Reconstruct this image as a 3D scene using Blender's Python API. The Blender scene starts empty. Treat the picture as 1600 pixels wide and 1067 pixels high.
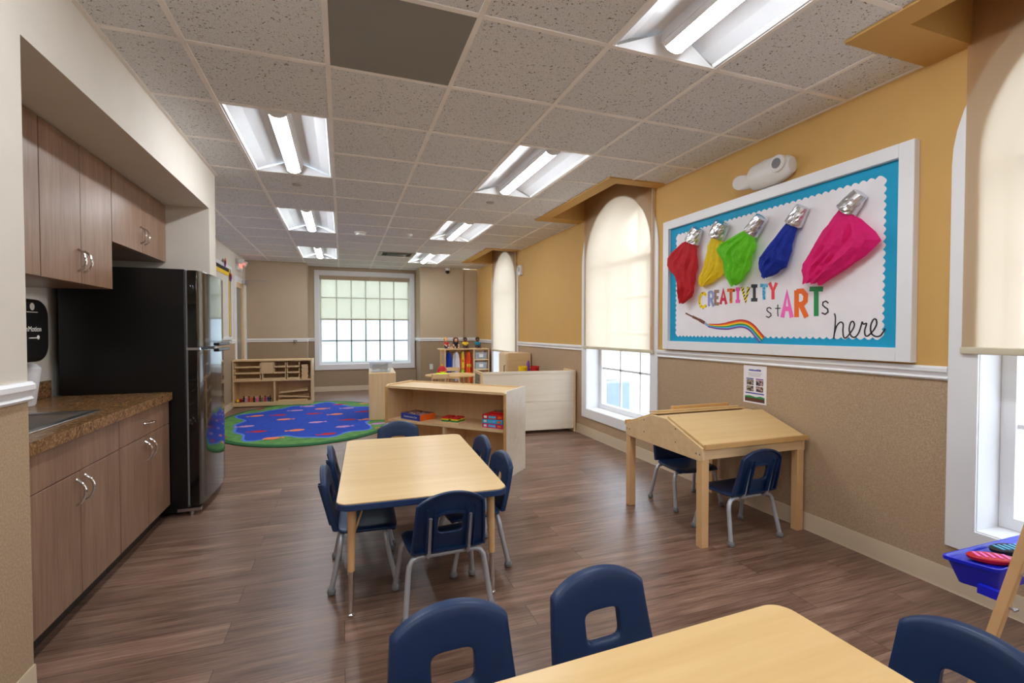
import bpy, bmesh, math, random
from math import sin, cos, pi, radians, sqrt, atan2, tan
from mathutils import Vector, Matrix, Euler
random.seed(7)
SC = bpy.context.scene
COL = SC.collection
HC = 1.235            # camera height
CEIL = 2.547
XR = 2.72             # right wall
XK = -1.0             # kitchen wall plane / fascia
XL = -1.68            # left wall beyond the kitchen
# ------------------------------------------------------------------ materials
def new_mat(name):
    m = bpy.data.materials.new(name); m.use_nodes = True
    nt = m.node_tree; nt.nodes.clear()
    out = nt.nodes.new('ShaderNodeOutputMaterial')
    b = nt.nodes.new('ShaderNodeBsdfPrincipled')
    nt.links.new(b.outputs[0], out.inputs[0])
    return m, nt, b, out
def lin(c):
    return tuple(((x/255)/12.92 if x/255 <= .04045 else ((x/255+.055)/1.055)**2.4) for x in c) + (1,)
def N(nt, t, **k):
    n = nt.nodes.new(t)
    for a, v in k.items(): setattr(n, a, v)
    return n
def coords(nt, scale=(1,1,1), rot=(0,0,0)):
    tc = N(nt, 'ShaderNodeTexCoord'); mp = N(nt, 'ShaderNodeMapping')
    mp.inputs['Scale'].default_value = scale; mp.inputs['Rotation'].default_value = rot
    nt.links.new(tc.outputs['Object'], mp.inputs[0]); return mp.outputs[0]
def ramp(nt, src, stops):
    r = N(nt, 'ShaderNodeValToRGB'); e = r.color_ramp.elements
    while len(e) < len(stops): e.new(.5)
    for i, (p, c) in enumerate(stops): e[i].position = p; e[i].color = c
    nt.links.new(src, r.inputs[0]); return r.outputs[0]
def noise(nt, vec, scale, detail=4, rough=.5):
    n = N(nt, 'ShaderNodeTexNoise'); n.inputs['Scale'].default_value = scale
    n.inputs['Detail'].default_value = detail; n.inputs['Roughness'].default_value = rough
    if vec is not None: nt.links.new(vec, n.inputs['Vector'])
    return n.outputs[0]
def bump(nt, b, h, strength=.1, dist=.005):
    k = N(nt, 'ShaderNodeBump'); k.inputs['Strength'].default_value = strength; k.inputs['Distance'].default_value = dist
    nt.links.new(h, k.inputs['Height']); nt.links.new(k.outputs[0], b.inputs['Normal'])
def mixc(nt, fac, a, b, mode='MIX'):
    m = N(nt, 'ShaderNodeMix', data_type='RGBA', blend_type=mode)
    for s, v in ((0, fac), (6, a), (7, b)):
        if isinstance(v, (int, float, tuple)): m.inputs[s].default_value = v
        else: nt.links.new(v, m.inputs[s])
    return m.outputs[2]
def plain(name, rgb, rough=.5, metal=0, var=.06, scale=6, bmp=0, spec=.5, coat=0, stretch=(1,1,1)):
    m, nt, b, o = new_mat(name); c = lin(rgb)
    v = coords(nt, stretch); n = noise(nt, v, scale, 3)
    lo = tuple(x*(1-var) for x in c[:3])+(1,); hi = tuple(min(1, x*(1+var)) for x in c[:3])+(1,)
    nt.links.new(ramp(nt, n, [(.3, lo), (.7, hi)]), b.inputs['Base Color'])
    b.inputs['Roughness'].default_value = rough; b.inputs['Metallic'].default_value = metal
    b.inputs['Specular IOR Level'].default_value = spec; b.inputs['Coat Weight'].default_value = coat
    if bmp: bump(nt, b, noise(nt, v, 180, 2), bmp, .002)
    return m
def speckle(name, base, dark, light, rough=.85, scale=140, mx=.5):
    m, nt, b, o = new_mat(name); v = coords(nt)
    n = noise(nt, v, scale, 5, .7); n2 = noise(nt, v, 3, 2)
    c = ramp(nt, n, [(.36, lin(dark)), (.5, lin(base)), (.64, lin(light))])
    c2 = mixc(nt, n2, c, lin(base)) if mx else c
    nt.links.new(c2, b.inputs['Base Color']); b.inputs['Roughness'].default_value = rough
    bump(nt, b, n, .12, .002); return m
def wood(name, a, bb, cc, axis='Z', scale=1.0, rough=.4, dens=34):
    m, nt, b, o = new_mat(name)
    st = {'X': (.06, 1, 1), 'Y': (1, .06, 1), 'Z': (1, 1, .06)}[axis]
    v = coords(nt, tuple(s*scale for s in st)); n = noise(nt, v, dens, 6, .65); n2 = noise(nt, v, dens*.18, 3)
    c = ramp(nt, n, [(.28, lin(a)), (.5, lin(bb)), (.74, lin(cc))])
    c2 = mixc(nt, .35, c, ramp(nt, n2, [(.3, lin(a)), (.7, lin(cc))]))
    nt.links.new(c2, b.inputs['Base Color']); b.inputs['Roughness'].default_value = rough
    bump(nt, b, n, .06, .001); return m
M = {}
def floor_mat():
    m, nt, b, o = new_mat('vinyl_plank'); v = coords(nt)
    br = N(nt, 'ShaderNodeTexBrick'); br.offset = .37; br.offset_frequency = 2
    br.inputs['Scale'].default_value = 1; br.inputs['Brick Width'].default_value = 1.22; br.inputs['Row Height'].default_value = .152
    br.inputs['Mortar Size'].default_value = .0012; br.inputs['Mortar Smooth'].default_value = .1; br.inputs['Bias'].default_value = 0
    br.inputs['Color1'].default_value = (0,0,0,1); br.inputs['Color2'].default_value = (1,1,1,1); br.inputs['Mortar'].default_value = (.5,.5,.5,1)
    nt.links.new(v, br.inputs['Vector'])
    sep = N(nt, 'ShaderNodeVectorMath', operation='MULTIPLY_ADD')
    nt.links.new(br.outputs['Color'], sep.inputs[0]); sep.inputs[1].default_value = (7.3, 3.1, 1.7); nt.links.new(v, sep.inputs[2])
    mp = N(nt, 'ShaderNodeMapping'); mp.inputs['Scale'].default_value = (.8, 9, 1); nt.links.new(sep.outputs[0], mp.inputs[0])
    n1 = noise(nt, mp.outputs[0], 2.6, 6, .62); 
    mp2 = N(nt, 'ShaderNodeMapping'); mp2.inputs['Scale'].default_value = (1.5, 42, 1); nt.links.new(sep.outputs[0], mp2.inputs[0])
    n2 = noise(nt, mp2.outputs[0], 3, 5, .6)
    c = ramp(nt, n1, [(.25, lin((72,48,38))), (.44, lin((114,84,68))), (.58, lin((144,112,93))), (.78, lin((180,150,130)))])
    c = mixc(nt, .4, c, ramp(nt, n2, [(.32, lin((66,44,35))), (.68, lin((170,136,114)))]))
    tone = ramp(nt, br.outputs['Color'], [(0, (.70,.68,.68,1)), (1, (1.0,1.0,1.0,1))])
    c = mixc(nt, 1.0, c, tone, 'MULTIPLY')
    c = mixc(nt, br.outputs['Fac'], c, lin((58,43,37)))
    nt.links.new(c, b.inputs['Base Color'])
    rr = N(nt, 'ShaderNodeMapRange'); rr.inputs[3].default_value = .27; rr.inputs[4].default_value = .44; nt.links.new(n1, rr.inputs[0])
    nt.links.new(rr.outputs[0], b.inputs['Roughness']); bump(nt, b, n2, .10, .002)
    return m
def ceil_mat():
    m, nt, b, o = new_mat('ceiling_tile'); v = coords(nt)
    n = noise(nt, v, 85, 3, .6); n2 = noise(nt, v, 190, 2, .5)
    a = ramp(nt, n, [(.34, lin((108,99,90))), (.385, lin((228,230,233)))])
    c = ramp(nt, n2, [(.3, lin((160,150,141))), (.42, lin((255,255,255)))])
    nt.links.new(mixc(nt, .85, a, c, 'MULTIPLY'), b.inputs['Base Color'])
    b.inputs['Roughness'].default_value = .95; b.inputs['Specular IOR Level'].default_value = .1
    bump(nt, b, n, .25, .004); return m
def granite_mat():
    m, nt, b, o = new_mat('brown_laminate_granite'); v = coords(nt)
    n = noise(nt, v, 75, 6, .75); n2 = noise(nt, v, 22, 3, .6)
    c = ramp(nt, n, [(.36, lin((44,28,18))), (.46, lin((104,70,42))), (.56, lin((152,112,70))), (.68, lin((196,160,112)))])
    c = mixc(nt, .3, c, ramp(nt, n2, [(.35, lin((70,46,28))), (.65, lin((170,130,86)))]))
    nt.links.new(c, b.inputs['Base Color']); b.inputs['Roughness'].default_value = .25; return m
def emis(name, col, s):
    m = bpy.data.materials.new(name); m.use_nodes = True; nt = m.node_tree; nt.nodes.clear()
    o = nt.nodes.new('ShaderNodeOutputMaterial'); e = nt.nodes.new('ShaderNodeEmission')
    e.inputs[0].default_value = col; e.inputs[1].default_value = s; nt.links.new(e.outputs[0], o.inputs[0]); return m
def glass_mat():
    m = bpy.data.materials.new('window_glass'); m.use_nodes = True; nt = m.node_tree; nt.nodes.clear()
    o = nt.nodes.new('ShaderNodeOutputMaterial'); t = nt.nodes.new('ShaderNodeBsdfTransparent'); g = nt.nodes.new('ShaderNodeBsdfGlossy')
    t.inputs[0].default_value = (.70,.74,.78,1); g.inputs['Roughness'].default_value = .02
    x = nt.nodes.new('ShaderNodeMixShader'); x.inputs[0].default_value = .06
    nt.links.new(t.outputs[0], x.inputs[1]); nt.links.new(g.outputs[0], x.inputs[2]); nt.links.new(x.outputs[0], o.inputs[0]); return m
def screen_mat(name, dif, tr, wd, wt, wx, rough=.55, ior=1.12):
    """woven screen fabric: opaque weave, light-diffusing weave and open holes that pass a softened view"""
    m = bpy.data.materials.new(name); m.use_nodes = True; nt = m.node_tree; nt.nodes.clear()
    o = nt.nodes.new('ShaderNodeOutputMaterial'); d = nt.nodes.new('ShaderNodeBsdfDiffuse'); t = nt.nodes.new('ShaderNodeBsdfTranslucent'); x = nt.nodes.new('ShaderNodeBsdfRefraction')
    v = coords(nt, (1,1,1)); n = noise(nt, v, 300, 2)
    nt.links.new(ramp(nt, n, [(.3, tuple(k*.94 for k in lin(dif)[:3])+(1,)), (.7, lin(dif))]), d.inputs[0])
    t.inputs[0].default_value = lin(tr); x.inputs[0].default_value = lin(tr); x.inputs['IOR'].default_value = ior; x.inputs['Roughness'].default_value = rough
    a = nt.nodes.new('ShaderNodeMixShader'); a.inputs[0].default_value = wt/(wd+wt); nt.links.new(d.outputs[0], a.inputs[1]); nt.links.new(t.outputs[0], a.inputs[2])
    c = nt.nodes.new('ShaderNodeMixShader'); c.inputs[0].default_value = wx; nt.links.new(a.outputs[0], c.inputs[1]); nt.links.new(x.outputs[0], c.inputs[2])
    nt.links.new(c.outputs[0], o.inputs[0]); return m
def clear_plastic(name, tint=(.85,.88,.9,1), fac=.45):
    m = bpy.data.materials.new(name); m.use_nodes = True; nt = m.node_tree; nt.nodes.clear()
    o = nt.nodes.new('ShaderNodeOutputMaterial'); t = nt.nodes.new('ShaderNodeBsdfTransparent'); g = nt.nodes.new('ShaderNodeBsdfPrincipled')
    t.inputs[0].default_value = tint; g.inputs['Base Color'].default_value = tint; g.inputs['Roughness'].default_value = .2
    x = nt.nodes.new('ShaderNodeMixShader'); x.inputs[0].default_value = fac
    nt.links.new(t.outputs[0], x.inputs[1]); nt.links.new(g.outputs[0], x.inputs[2]); nt.links.new(x.outputs[0], o.inputs[0]); return m
def tissue(name, rgb):
    m, nt, b, o = new_mat(name); v = coords(nt); n = noise(nt, v, 40, 4)
    c = lin(rgb); nt.links.new(ramp(nt, n, [(.3, tuple(x*.85 for x in c[:3])+(1,)), (.7, c)]), b.inputs['Base Color'])
    b.inputs['Roughness'].default_value = .75; bump(nt, b, n, .4, .01)
    t = N(nt, 'ShaderNodeBsdfTranslucent'); t.inputs[0].default_value = c
    x = N(nt, 'ShaderNodeMixShader'); x.inputs[0].default_value = .3
    nt.links.new(b.outputs[0], x.inputs[1]); nt.links.new(t.outputs[0], x.inputs[2]); nt.links.new(x.outputs[0], o.inputs[0]); return m
def pattern(name, a, bcol, kind='wave', scale=40, thr=.5):
    m, nt, b, o = new_mat(name); v = coords(nt)
    if kind == 'wave':
        w = N(nt, 'ShaderNodeTexWave', bands_direction='DIAGONAL'); w.inputs['Scale'].default_value = scale; w.inputs['Distortion'].default_value = 1.5; nt.links.new(v, w.inputs['Vector']); s = w.outputs['Fac']
    elif kind == 'dots':
        w = N(nt, 'ShaderNodeTexVoronoi'); w.inputs['Scale'].default_value = scale; nt.links.new(v, w.inputs['Vector']); s = w.outputs['Distance']
    else:
        s = noise(nt, v, scale, 2)
    nt.links.new(ramp(nt, s, [(thr-.02, lin(a)), (thr+.02, lin(bcol))]), b.inputs['Base Color']); b.inputs['Roughness'].default_value = .7; return m
def siding_mat():
    m, nt, b, o = new_mat('lap_siding'); v = coords(nt)
    w = N(nt, 'ShaderNodeTexWave', bands_direction='Z', wave_profile='SAW'); w.inputs['Scale'].default_value = 2.6; nt.links.new(v, w.inputs['Vector'])
    nt.links.new(ramp(nt, w.outputs['Fac'], [(.0, lin((190,196,204))), (.12, lin((236,238,240)))]), b.inputs['Base Color']); bump(nt, b, w.outputs['Fac'], .6, .02); return m
def brick_mat():
    m, nt, b, o = new_mat('overlit_red_brick'); v = coords(nt, (1,1,1), (pi/2,0,0))
    br = N(nt, 'ShaderNodeTexBrick'); br.inputs['Scale'].default_value = 1; br.inputs['Brick Width'].default_value = .21; br.inputs['Row Height'].default_value = .075; br.inputs['Mortar Size'].default_value = .006
    br.inputs['Color1'].default_value = lin((214,180,174)); br.inputs['Color2'].default_value = lin((222,192,186)); br.inputs['Mortar'].default_value = lin((226,220,216))  # brick colours paled to carry the strong outdoor light
    nt.links.new(v, br.inputs['Vector']); nt.links.new(br.outputs['Color'], b.inputs['Base Color']); b.inputs['Roughness'].default_value = .9; return m
M['floor'] = floor_mat(); M['ceil'] = ceil_mat(); M['granite'] = granite_mat()
M['grid'] = plain('grid_white', (244,240,236), .5)
M['yellow'] = plain('yellow_paint', (204,162,94), .75, var=.02, bmp=.04)
M['beige'] = plain('beige_paint', (186,167,142), .75, var=.02, bmp=.04)
M['cream'] = plain('cream_paint', (212,204,192), .75, var=.02, bmp=.04)
M['paper_r'] = speckle('speckled_wallcovering', (174,148,118), (146,120,92), (198,174,146))
M['paper_b'] = plain('brown_wallcovering', (160,138,112), .8, var=.04, scale=40, bmp=.05)
M['trim'] = plain('white_trim', (232,232,234), .35, var=.01)
M['vinylbase'] = plain('vinyl_base', (188,168,142), .5, var=.02)
M['cab'] = wood('walnut_laminate', (106,77,58), (140,107,84), (162,130,105), 'Z', 1, .35, 60)
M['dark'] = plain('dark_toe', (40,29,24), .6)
M['black'] = plain('black_gloss', (7,7,8), .12, var=.02, coat=.6)
M['blacksat'] = plain('black_satin', (9,9,10), .35, var=.05)
M['gasket'] = plain('gasket_grey', (120,120,122), .5)
M['chrome'] = plain('chrome', (225,225,228), .12, 1, .02)
M['steel'] = plain('brushed_steel', (190,190,192), .3, 1, .05)
M['silver'] = plain('silver_powder', (182,184,190), .36, .45, .04)
M['birch'] = wood('birch_ply', (214,178,128), (228,194,146), (238,208,164), 'X', 1, .38, 22)
M['birchz'] = wood('birch_ply_upright', (212,178,130), (226,194,148), (236,206,164), 'Z', 1, .38, 22)
M['birchpale'] = wood('pale_birch_panel', (218,202,178), (230,217,197), (238,228,212), 'X', 1, .32, 16)
M['maple'] = wood('maple_laminate', (214,176,116), (226,190,132), (234,202,148), 'X', 1, .33, 14)
M['edge'] = plain('hardwood_edge', (206,160,100), .4, var=.06, scale=14)
M['dowel'] = plain('maple_leg', (216,172,122), .42, var=.05, scale=10)
M['navy'] = plain('navy_plastic', (18,45,84), .42, var=.04, scale=20, bmp=.05)
M['navyedge'] = plain('navy_edge', (30,54,96), .4, var=.04)
M['glass'] = glass_mat()
M['blind'] = screen_mat('cream_screen_fabric', (176,160,138), (255,236,210), .45, .55, .16, .3, 1.1)
M['shade'] = screen_mat('green_screen_fabric', (204,194,168), (250,240,216), .6, .4, .35, .18)
M['blindrail'] = plain('blind_rail', (206,196,170), .5)
M['muntin'] = plain('silhouette_muntin', (120,122,126), .5)  # grey stands for the bars' silhouette shade against bright daylight
M['white'] = plain('white_plastic', (226,224,220), .4, var=.02)
M['pan'] = plain('white_reflector', (238,240,244), .3, var=.01)
M['tube'] = emis('lamp_lens', (.89,.945,1,1), 27)
M['vent'] = plain('vent_grey', (176,172,168), .5)
M['ventdark'] = plain('vent_dark', (60,58,56), .8)
M['greytile'] = plain('grey_panel', (142,140,136), .8, var=.03, scale=3)
M['turq'] = pattern('turquoise_corrugate', (0,140,184), (6,166,206), 'wave', 60)
M['boardpaper'] = plain('white_butcher_paper', (236,232,236), .7, var=.03, scale=5, bmp=.08)
M['ink'] = plain('black_ink', (30,28,30), .6)
M['foil'] = plain('crumpled_foil', (222,222,226), .25, .95, .05, 30)
M['red'] = plain('red_paint', (196,22,28), .45); M['orange'] = plain('orange_paint', (238,106,22), .5)
M['yel'] = plain('yellow_plastic', (248,206,24), .45); M['green'] = plain('green_paint', (28,140,72), .5)
M['blue'] = plain('blue_plastic', (16,30,196), .3, var=.03); M['purple'] = plain('purple_paint', (116,64,160), .5)
M['bluebox'] = plain('blue_card', (28,58,156), .4); M['cyan'] = plain('cyan_card', (40,160,206), .45)
M['magenta'] = plain('magenta_card', (196,28,110), .45); M['pink'] = plain('pink_paint', (244,104,190), .5)
M['ltblue'] = plain('light_blue', (90,180,224), .5); M['lilac'] = plain('lilac', (196,150,196), .8)
M['skin1'] = plain('light_skin', (232,184,150), .55); M['skin2'] = plain('brown_skin', (108,68,48), .55)
M['blond'] = plain('blond_hair', (206,158,84), .7); M['hairred'] = plain('red_brown_hair', (96,42,30), .75); M['hairblk'] = plain('black_hair', (20,15,14), .75)
M['denim'] = plain('denim_cloth', (40,52,84), .8); M['darkcloth'] = plain('dark_cloth', (34,32,34), .8); M['teal'] = plain('teal_cloth', (20,132,160), .8)
M['labcoat'] = plain('white_cloth', (222,222,232), .85); M['bluecloth'] = plain('blue_cloth', (26,60,170), .85); M['hivis'] = plain('hi_vis_orange', (250,104,30), .7); M['lime'] = plain('hi_vis_lime', (222,240,70), .7)
M['bin'] = clear_plastic('clear_plastic', (.84,.9,.95,1), .4); M['binlid'] = clear_plastic('clear_lid', (.88,.88,.94,1), .6)
M['bingrey'] = plain('bin_contents', (128,124,120), .8, var=.5, scale=30)
M['soap'] = plain('white_jug', (226,226,228), .35)
M['exitred'] = emis('exit_red', (1,.12,.08,1), 2.2)
M['rugblue'] = plain('rug_blue', (16,62,172), .95, var=.16, scale=16, bmp=.3); M['ruggreen'] = plain('rug_green', (84,134,66), .95, var=.3, scale=9, bmp=.3)
M['rugdk'] = plain('rug_dark_green', (20,90,44), .95, var=.1, bmp=.3); M['rugshore'] = plain('rug_shore_blue', (78,120,204), .95, var=.1, bmp=.3)
M['rugorange'] = plain('rug_orange', (232,128,82), .95, bmp=.3); M['rugred'] = plain('rug_red', (176,22,44), .95, bmp=.3); M['ruglilac'] = plain('rug_lilac', (186,136,186), .95, bmp=.3)
M['grass'] = plain('lawn', (146,158,112), .95, var=.3, scale=4); M['concrete'] = plain('concrete', (196,192,186), .9)
M['siding'] = siding_mat(); M['brick'] = brick_mat(); M['acblue'] = plain('condenser_blue_grey', (146,164,190), .5); M['fence'] = plain('white_fence', (236,238,242), .5)
M['photo1'] = pattern('photo_print', (70,58,48), (168,150,128), 'noise', 70); M['photo2'] = pattern('photo_print_blue', (30,40,80), (190,150,130), 'noise', 60)
M['soil'] = plain('printed_soil', (92,54,32), .7)
M['glassdoor'] = plain('door_lite', (140,140,132), .1)
# ------------------------------------------------------------------ mesh builder
class MB:
    def __init__(s): s.v = []; s.f = []; s.m = []
    def add(s, vs, fs, mi=0, T=None):
        o = len(s.v)
        s.v += [tuple(T @ Vector(p)) if T else tuple(p) for p in vs]
        s.f += [[i+o for i in f] for f in fs]; s.m += [mi]*len(fs); return s
    def box(s, x0, x1, y0, y1, z0, z1, mi=0, T=None):
        vs = [(x,y,z) for z in (z0,z1) for y in (y0,y1) for x in (x0,x1)]
        return s.add(vs, [(0,2,3,1),(4,5,7,6),(0,1,5,4),(2,6,7,3),(0,4,6,2),(1,3,7,5)], mi, T)
    def prism(s, poly, axis, a0, a1, mi=0, T=None):
        n = len(poly)
        def P(p, a): return {'x': (a,p[0],p[1]), 'y': (p[0],a,p[1]), 'z': (p[0],p[1],a)}[axis]
        vs = [P(p,a0) for p in poly]+[P(p,a1) for p in poly]
        fs = [list(range(n))[::-1], list(range(n,2*n))]+[(i,(i+1)%n,n+(i+1)%n,n+i) for i in range(n)]
        return s.add(vs, fs, mi, T)
    def tube(s, pts, r, n=10, mi=0, T=None, cap=True):
        pts = [Vector(p) for p in pts]; R = r if isinstance(r, (list,tuple)) else [r]*len(pts)
        vs = []; up = None
        for i, p in enumerate(pts):
            t = (pts[min(i+1,len(pts)-1)]-pts[max(i-1,0)]).normalized()
            if up is None: up = Vector((0,0,1)) if abs(t.z) < .9 else Vector((1,0,0))
            a = t.cross(up)
            if a.length < 1e-5: a = t.cross(Vector((0,1,0)))
            a.normalize(); b = a.cross(t).normalized(); up = b
            for k in range(n):
                th = 2*pi*k/n; vs.append(p+R[i]*(cos(th)*a+sin(th)*b))
        fs = []
        for i in range(len(pts)-1):
            for k in range(n): fs.append((i*n+k, i*n+(k+1)%n, (i+1)*n+(k+1)%n, (i+1)*n+k))
        if cap: fs.append(list(range(n))[::-1]); fs.append(list(range((len(pts)-1)*n, len(pts)*n)))
        return s.add(vs, fs, mi, T)
    def lathe(s, prof, n=20, mi=0, T=None, sx=1, sy=1):
        vs = [(r*cos(2*pi*k/n)*sx, r*sin(2*pi*k/n)*sy, z) for r, z in prof for k in range(n)]
        fs = [(i*n+k, i*n+(k+1)%n, (i+1)*n+(k+1)%n, (i+1)*n+k) for i in range(len(prof)-1) for k in range(n)]
        fs.append(list(range(n))[::-1]); fs.append(list(range((len(prof)-1)*n, len(prof)*n)))
        return s.add(vs, fs, mi, T)
    def ball(s, c, r, mi=0, n=14, T=None):
        rx, ry, rz = r if isinstance(r, (tuple,list)) else (r,r,r)
        m = n//2; pr = [(sin(pi*i/m), -cos(pi*i/m)) for i in range(m+1)]; pr[0] = (.02,-1); pr[-1] = (.02,1)
        A = Matrix.Translation(c) @ Matrix.Diagonal((rx,ry,rz,1))
        return s.lathe(pr, n, mi, (T @ A) if T else A)
    def grid(s, fn, nu, nv, mi=0, T=None):
        vs = [fn(i/nu, j/nv) for j in range(nv+1) for i in range(nu+1)]
        fs = [(j*(nu+1)+i, j*(nu+1)+i+1, (j+1)*(nu+1)+i+1, (j+1)*(nu+1)+i) for j in range(nv) for i in range(nu)]
        return s.add(vs, fs, mi, T)
    def build(s, name, mats, parent=None, bevel=0, seg=2, smooth=True, T=None, recalc=True, solid=0):
        me = bpy.data.meshes.new(name)
        vs = [tuple(T @ Vector(p)) for p in s.v] if T else s.v
        me.from_pydata(vs, [], s.f)
        mats = mats if isinstance(mats, (list,tuple)) else [mats]
        for k in mats: me.materials.append(M[k] if isinstance(k, str) else k)
        for p, i in zip(me.polygons, s.m): p.material_index = i
        if recalc:
            bm = bmesh.new(); bm.from_mesh(me); bmesh.ops.recalc_face_normals(bm, faces=bm.faces); bm.to_mesh(me); bm.free()
        if smooth:
            for p in me.polygons: p.use_smooth = True
            me.set_sharp_from_angle(angle=radians(38))
        o = bpy.data.objects.new(name, me); COL.objects.link(o)
        if parent: o.parent = parent
        if solid:
            q = o.modifiers.new('Solidify', 'SOLIDIFY'); q.thickness = solid; q.offset = 0
        if bevel:
            q = o.modifiers.new('Bevel', 'BEVEL'); q.width = bevel; q.segments = seg; q.limit_method = 'ANGLE'; q.angle_limit = radians(40)
        return o
def tag(o, label, cat, group=None):
    o['label'] = label; o['category'] = cat
    if group: o['group'] = group
    return o
def thing(name, label, cat, loc=(0,0,0), rz=0, group=None):
    o = bpy.data.objects.new(name, None); COL.objects.link(o)
    o.location = loc; o.rotation_euler = (0,0,rz); o.empty_display_size = .1
    return tag(o, label, cat, group)
def struct(mb, name, mats, parent=None, **k):
    o = mb.build(name, mats, parent, **k)
    if not parent: o['kind'] = 'structure'
    return o
def copy_tree(o, parent=None):
    c = o.copy(); COL.objects.link(c)
    if parent: c.parent = parent
    for ch in list(o.children): copy_tree(ch, c)
    return c
def dup(o, loc, rz, label, group=None):
    c = copy_tree(o); c.location = loc; c.rotation_euler = (0,0,rz); c['label'] = label
    if group: c['group'] = group
    return c
def rrect(x0, x1, y0, y1, r, n=5):
    out = []
    for cx, cy, a in ((x1-r,y1-r,0),(x0+r,y1-r,90),(x0+r,y0+r,180),(x1-r,y0+r,270)):
        for i in range(n+1):
            t = radians(a+90*i/n); out.append((cx+r*cos(t), cy+r*sin(t)))
    return out
def text_mb(body, size, T, mi=0, mb=None, align='CENTER'):
    cu = bpy.data.curves.new('lettering', 'FONT'); cu.body = body; cu.size = size; cu.align_x = align; cu.align_y = 'CENTER'; cu.extrude = .0004
    ob = bpy.data.objects.new('lettering', cu); COL.objects.link(ob)
    bpy.context.view_layer.update()
    me = bpy.data.meshes.new_from_object(ob.evaluated_get(bpy.context.evaluated_depsgraph_get()))
    mb = mb or MB(); mb.add([v.co for v in me.vertices], [list(p.vertices) for p in me.polygons], mi, T)
    bpy.data.objects.remove(ob); bpy.data.meshes.remove(me); return mb
def axes(o, x, y, z):
    m = Matrix((( x[0],y[0],z[0],o[0]),(x[1],y[1],z[1],o[1]),(x[2],y[2],z[2],o[2]),(0,0,0,1))); return m
# ------------------------------------------------------------------ camera
FPX = 743.35; YAW = .342566; PIT = -.021725
cam = bpy.data.cameras.new('camera'); camo = bpy.data.objects.new('camera', cam); COL.objects.link(camo)
camo.location = (0,0,HC); camo.rotation_euler = Euler((pi/2+PIT, 0, -YAW), 'XYZ')
cam.sensor_width = 36; cam.lens = FPX/1600*36; cam.clip_start = .02
SC.camera = camo
_F = Vector((sin(YAW)*cos(PIT), cos(YAW)*cos(PIT), sin(PIT))); _R = Vector((cos(YAW), -sin(YAW), 0)); _U = _R.cross(_F)
def on_wall(u, v, X=2.699):
    """measured photo point -> (y, z) on the plane x = X of the right-hand wall"""
    d = _F+_R*((u-800)/FPX)+_U*((533.5-v)/FPX); t = X/d.x
    return (d.y*t, HC+d.z*t)
# ------------------------------------------------------------------ room shell
RAILZ = 1.045
YB = -5.6
m = MB(); m.add([(XL-.2,YB,0),(XR+.2,YB,0),(XR+.2,10.7,0),(XL-.2,10.7,0)], [(0,1,2,3)]); struct(m, 'floor', 'floor', smooth=False)
GX, GY, S = -.668, 2.5436, .61
WP = [(3.75+3.67*k, 4.99+3.67*k) for k in (1,0,-1,-2)]     # far, middle, near openings; last one unseen, added behind camera for light
pockets = [(2.28, 3.69+3.67*k-.02, 5.03+3.67*k) for k in (1,0,-1,-2)]
pock_outer = [(2.15, 3.55+3.67*k, 5.22+3.67*k) for k in (1,0,-1,-2)]
lights = [(0,1),(0,5),(0,9),(3,1),(3,5),(3,9),(3,-3),(0,-3),(0,-7),(3,-7),(0,-11),(3,-11)]  # last four are unseen additions that brighten the room
vent = (2, 9.0)
# ceiling
def in_room(x, y):
    if y < 4.43: return XK < x < XR
    if y < 9.82: return XL < x < XR
    if -.635 < x < 1.505: return y < 10.45
    return x < 0 and y < 9.95
holes = [(GX+i*S, GX+(i+1)*S, GY+j*S, GY+(j+2)*S) for i, j in lights]+[(px, XR, a, b) for px, a, b in pock_outer]
xs = sorted(set([XL,XK,XR,-.635,1.505]+[GX+i*S for i in range(-1,6)]+[h for q in holes for h in q[:2]]))
ys = sorted(set([YB,4.43,9.82,9.95,10.45]+[GY+j*S for j in range(-14,13)]+[h for q in holes for h in q[2:]]))
m = MB()
for a, b in zip(xs, xs[1:]):
    for c, d in zip(ys, ys[1:]):
        x, y = (a+b)/2, (c+d)/2
        if b-a < 1e-4 or d-c < 1e-4 or not in_room(x, y): continue
        if any(h[0] < x < h[1] and h[2] < y < h[3] for h in holes): continue
        m.add([(a,c,CEIL),(a,d,CEIL),(b,d,CEIL),(b,c,CEIL)], [(0,1,2,3)])
m.add([(XL,YB,3.3),(XR+.3,YB,3.3),(XR+.3,10.5,3.3),(XL,10.5,3.3)], [(0,1,2,3)])
struct(m, 'ceiling', 'ceil', smooth=False, recalc=False)
# ceiling grid bars
m = MB(); bw = .012; bz = CEIL-.006
def clipped(fixed, lo, hi, vertical):
    """sub-spans of a grid line that lie over the room and off the window pockets"""
    n = 600; run = None; out = []
    for k in range(n+1):
        t = lo+(hi-lo)*k/n; x, y = (fixed, t) if vertical else (t, fixed)
        ok = in_room(x, y) and not any(p[0] < x and p[1] < y < p[2] for p in pock_outer)
        if not vertical and ok: ok = not any(h[0]+.01 < x < h[1]-.01 and h[2]+.01 < y < h[3]-.01 for h in holes[:len(lights)])
        if ok and run is None: run = t
        if (not ok or k == n) and run is not None: out.append((run, t)); run = None
    return out
for i in range(-1, 6):
    x = GX+i*S
    for a, b in clipped(x, YB, 10.45, True): m.box(x-bw, x+bw, a, b, bz, CEIL+.002)
for j in range(-14, 13):
    y = GY+j*S
    for a, b in clipped(y, XL, XR, False): m.box(a, b, y-bw, y+bw, bz+.0005, CEIL+.002)
m.box(XK, XK+.02, YB, 4.63, bz, CEIL+.002); m.box(XL, XL+.02, 4.63, 9.95, bz, CEIL+.002)
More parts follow.
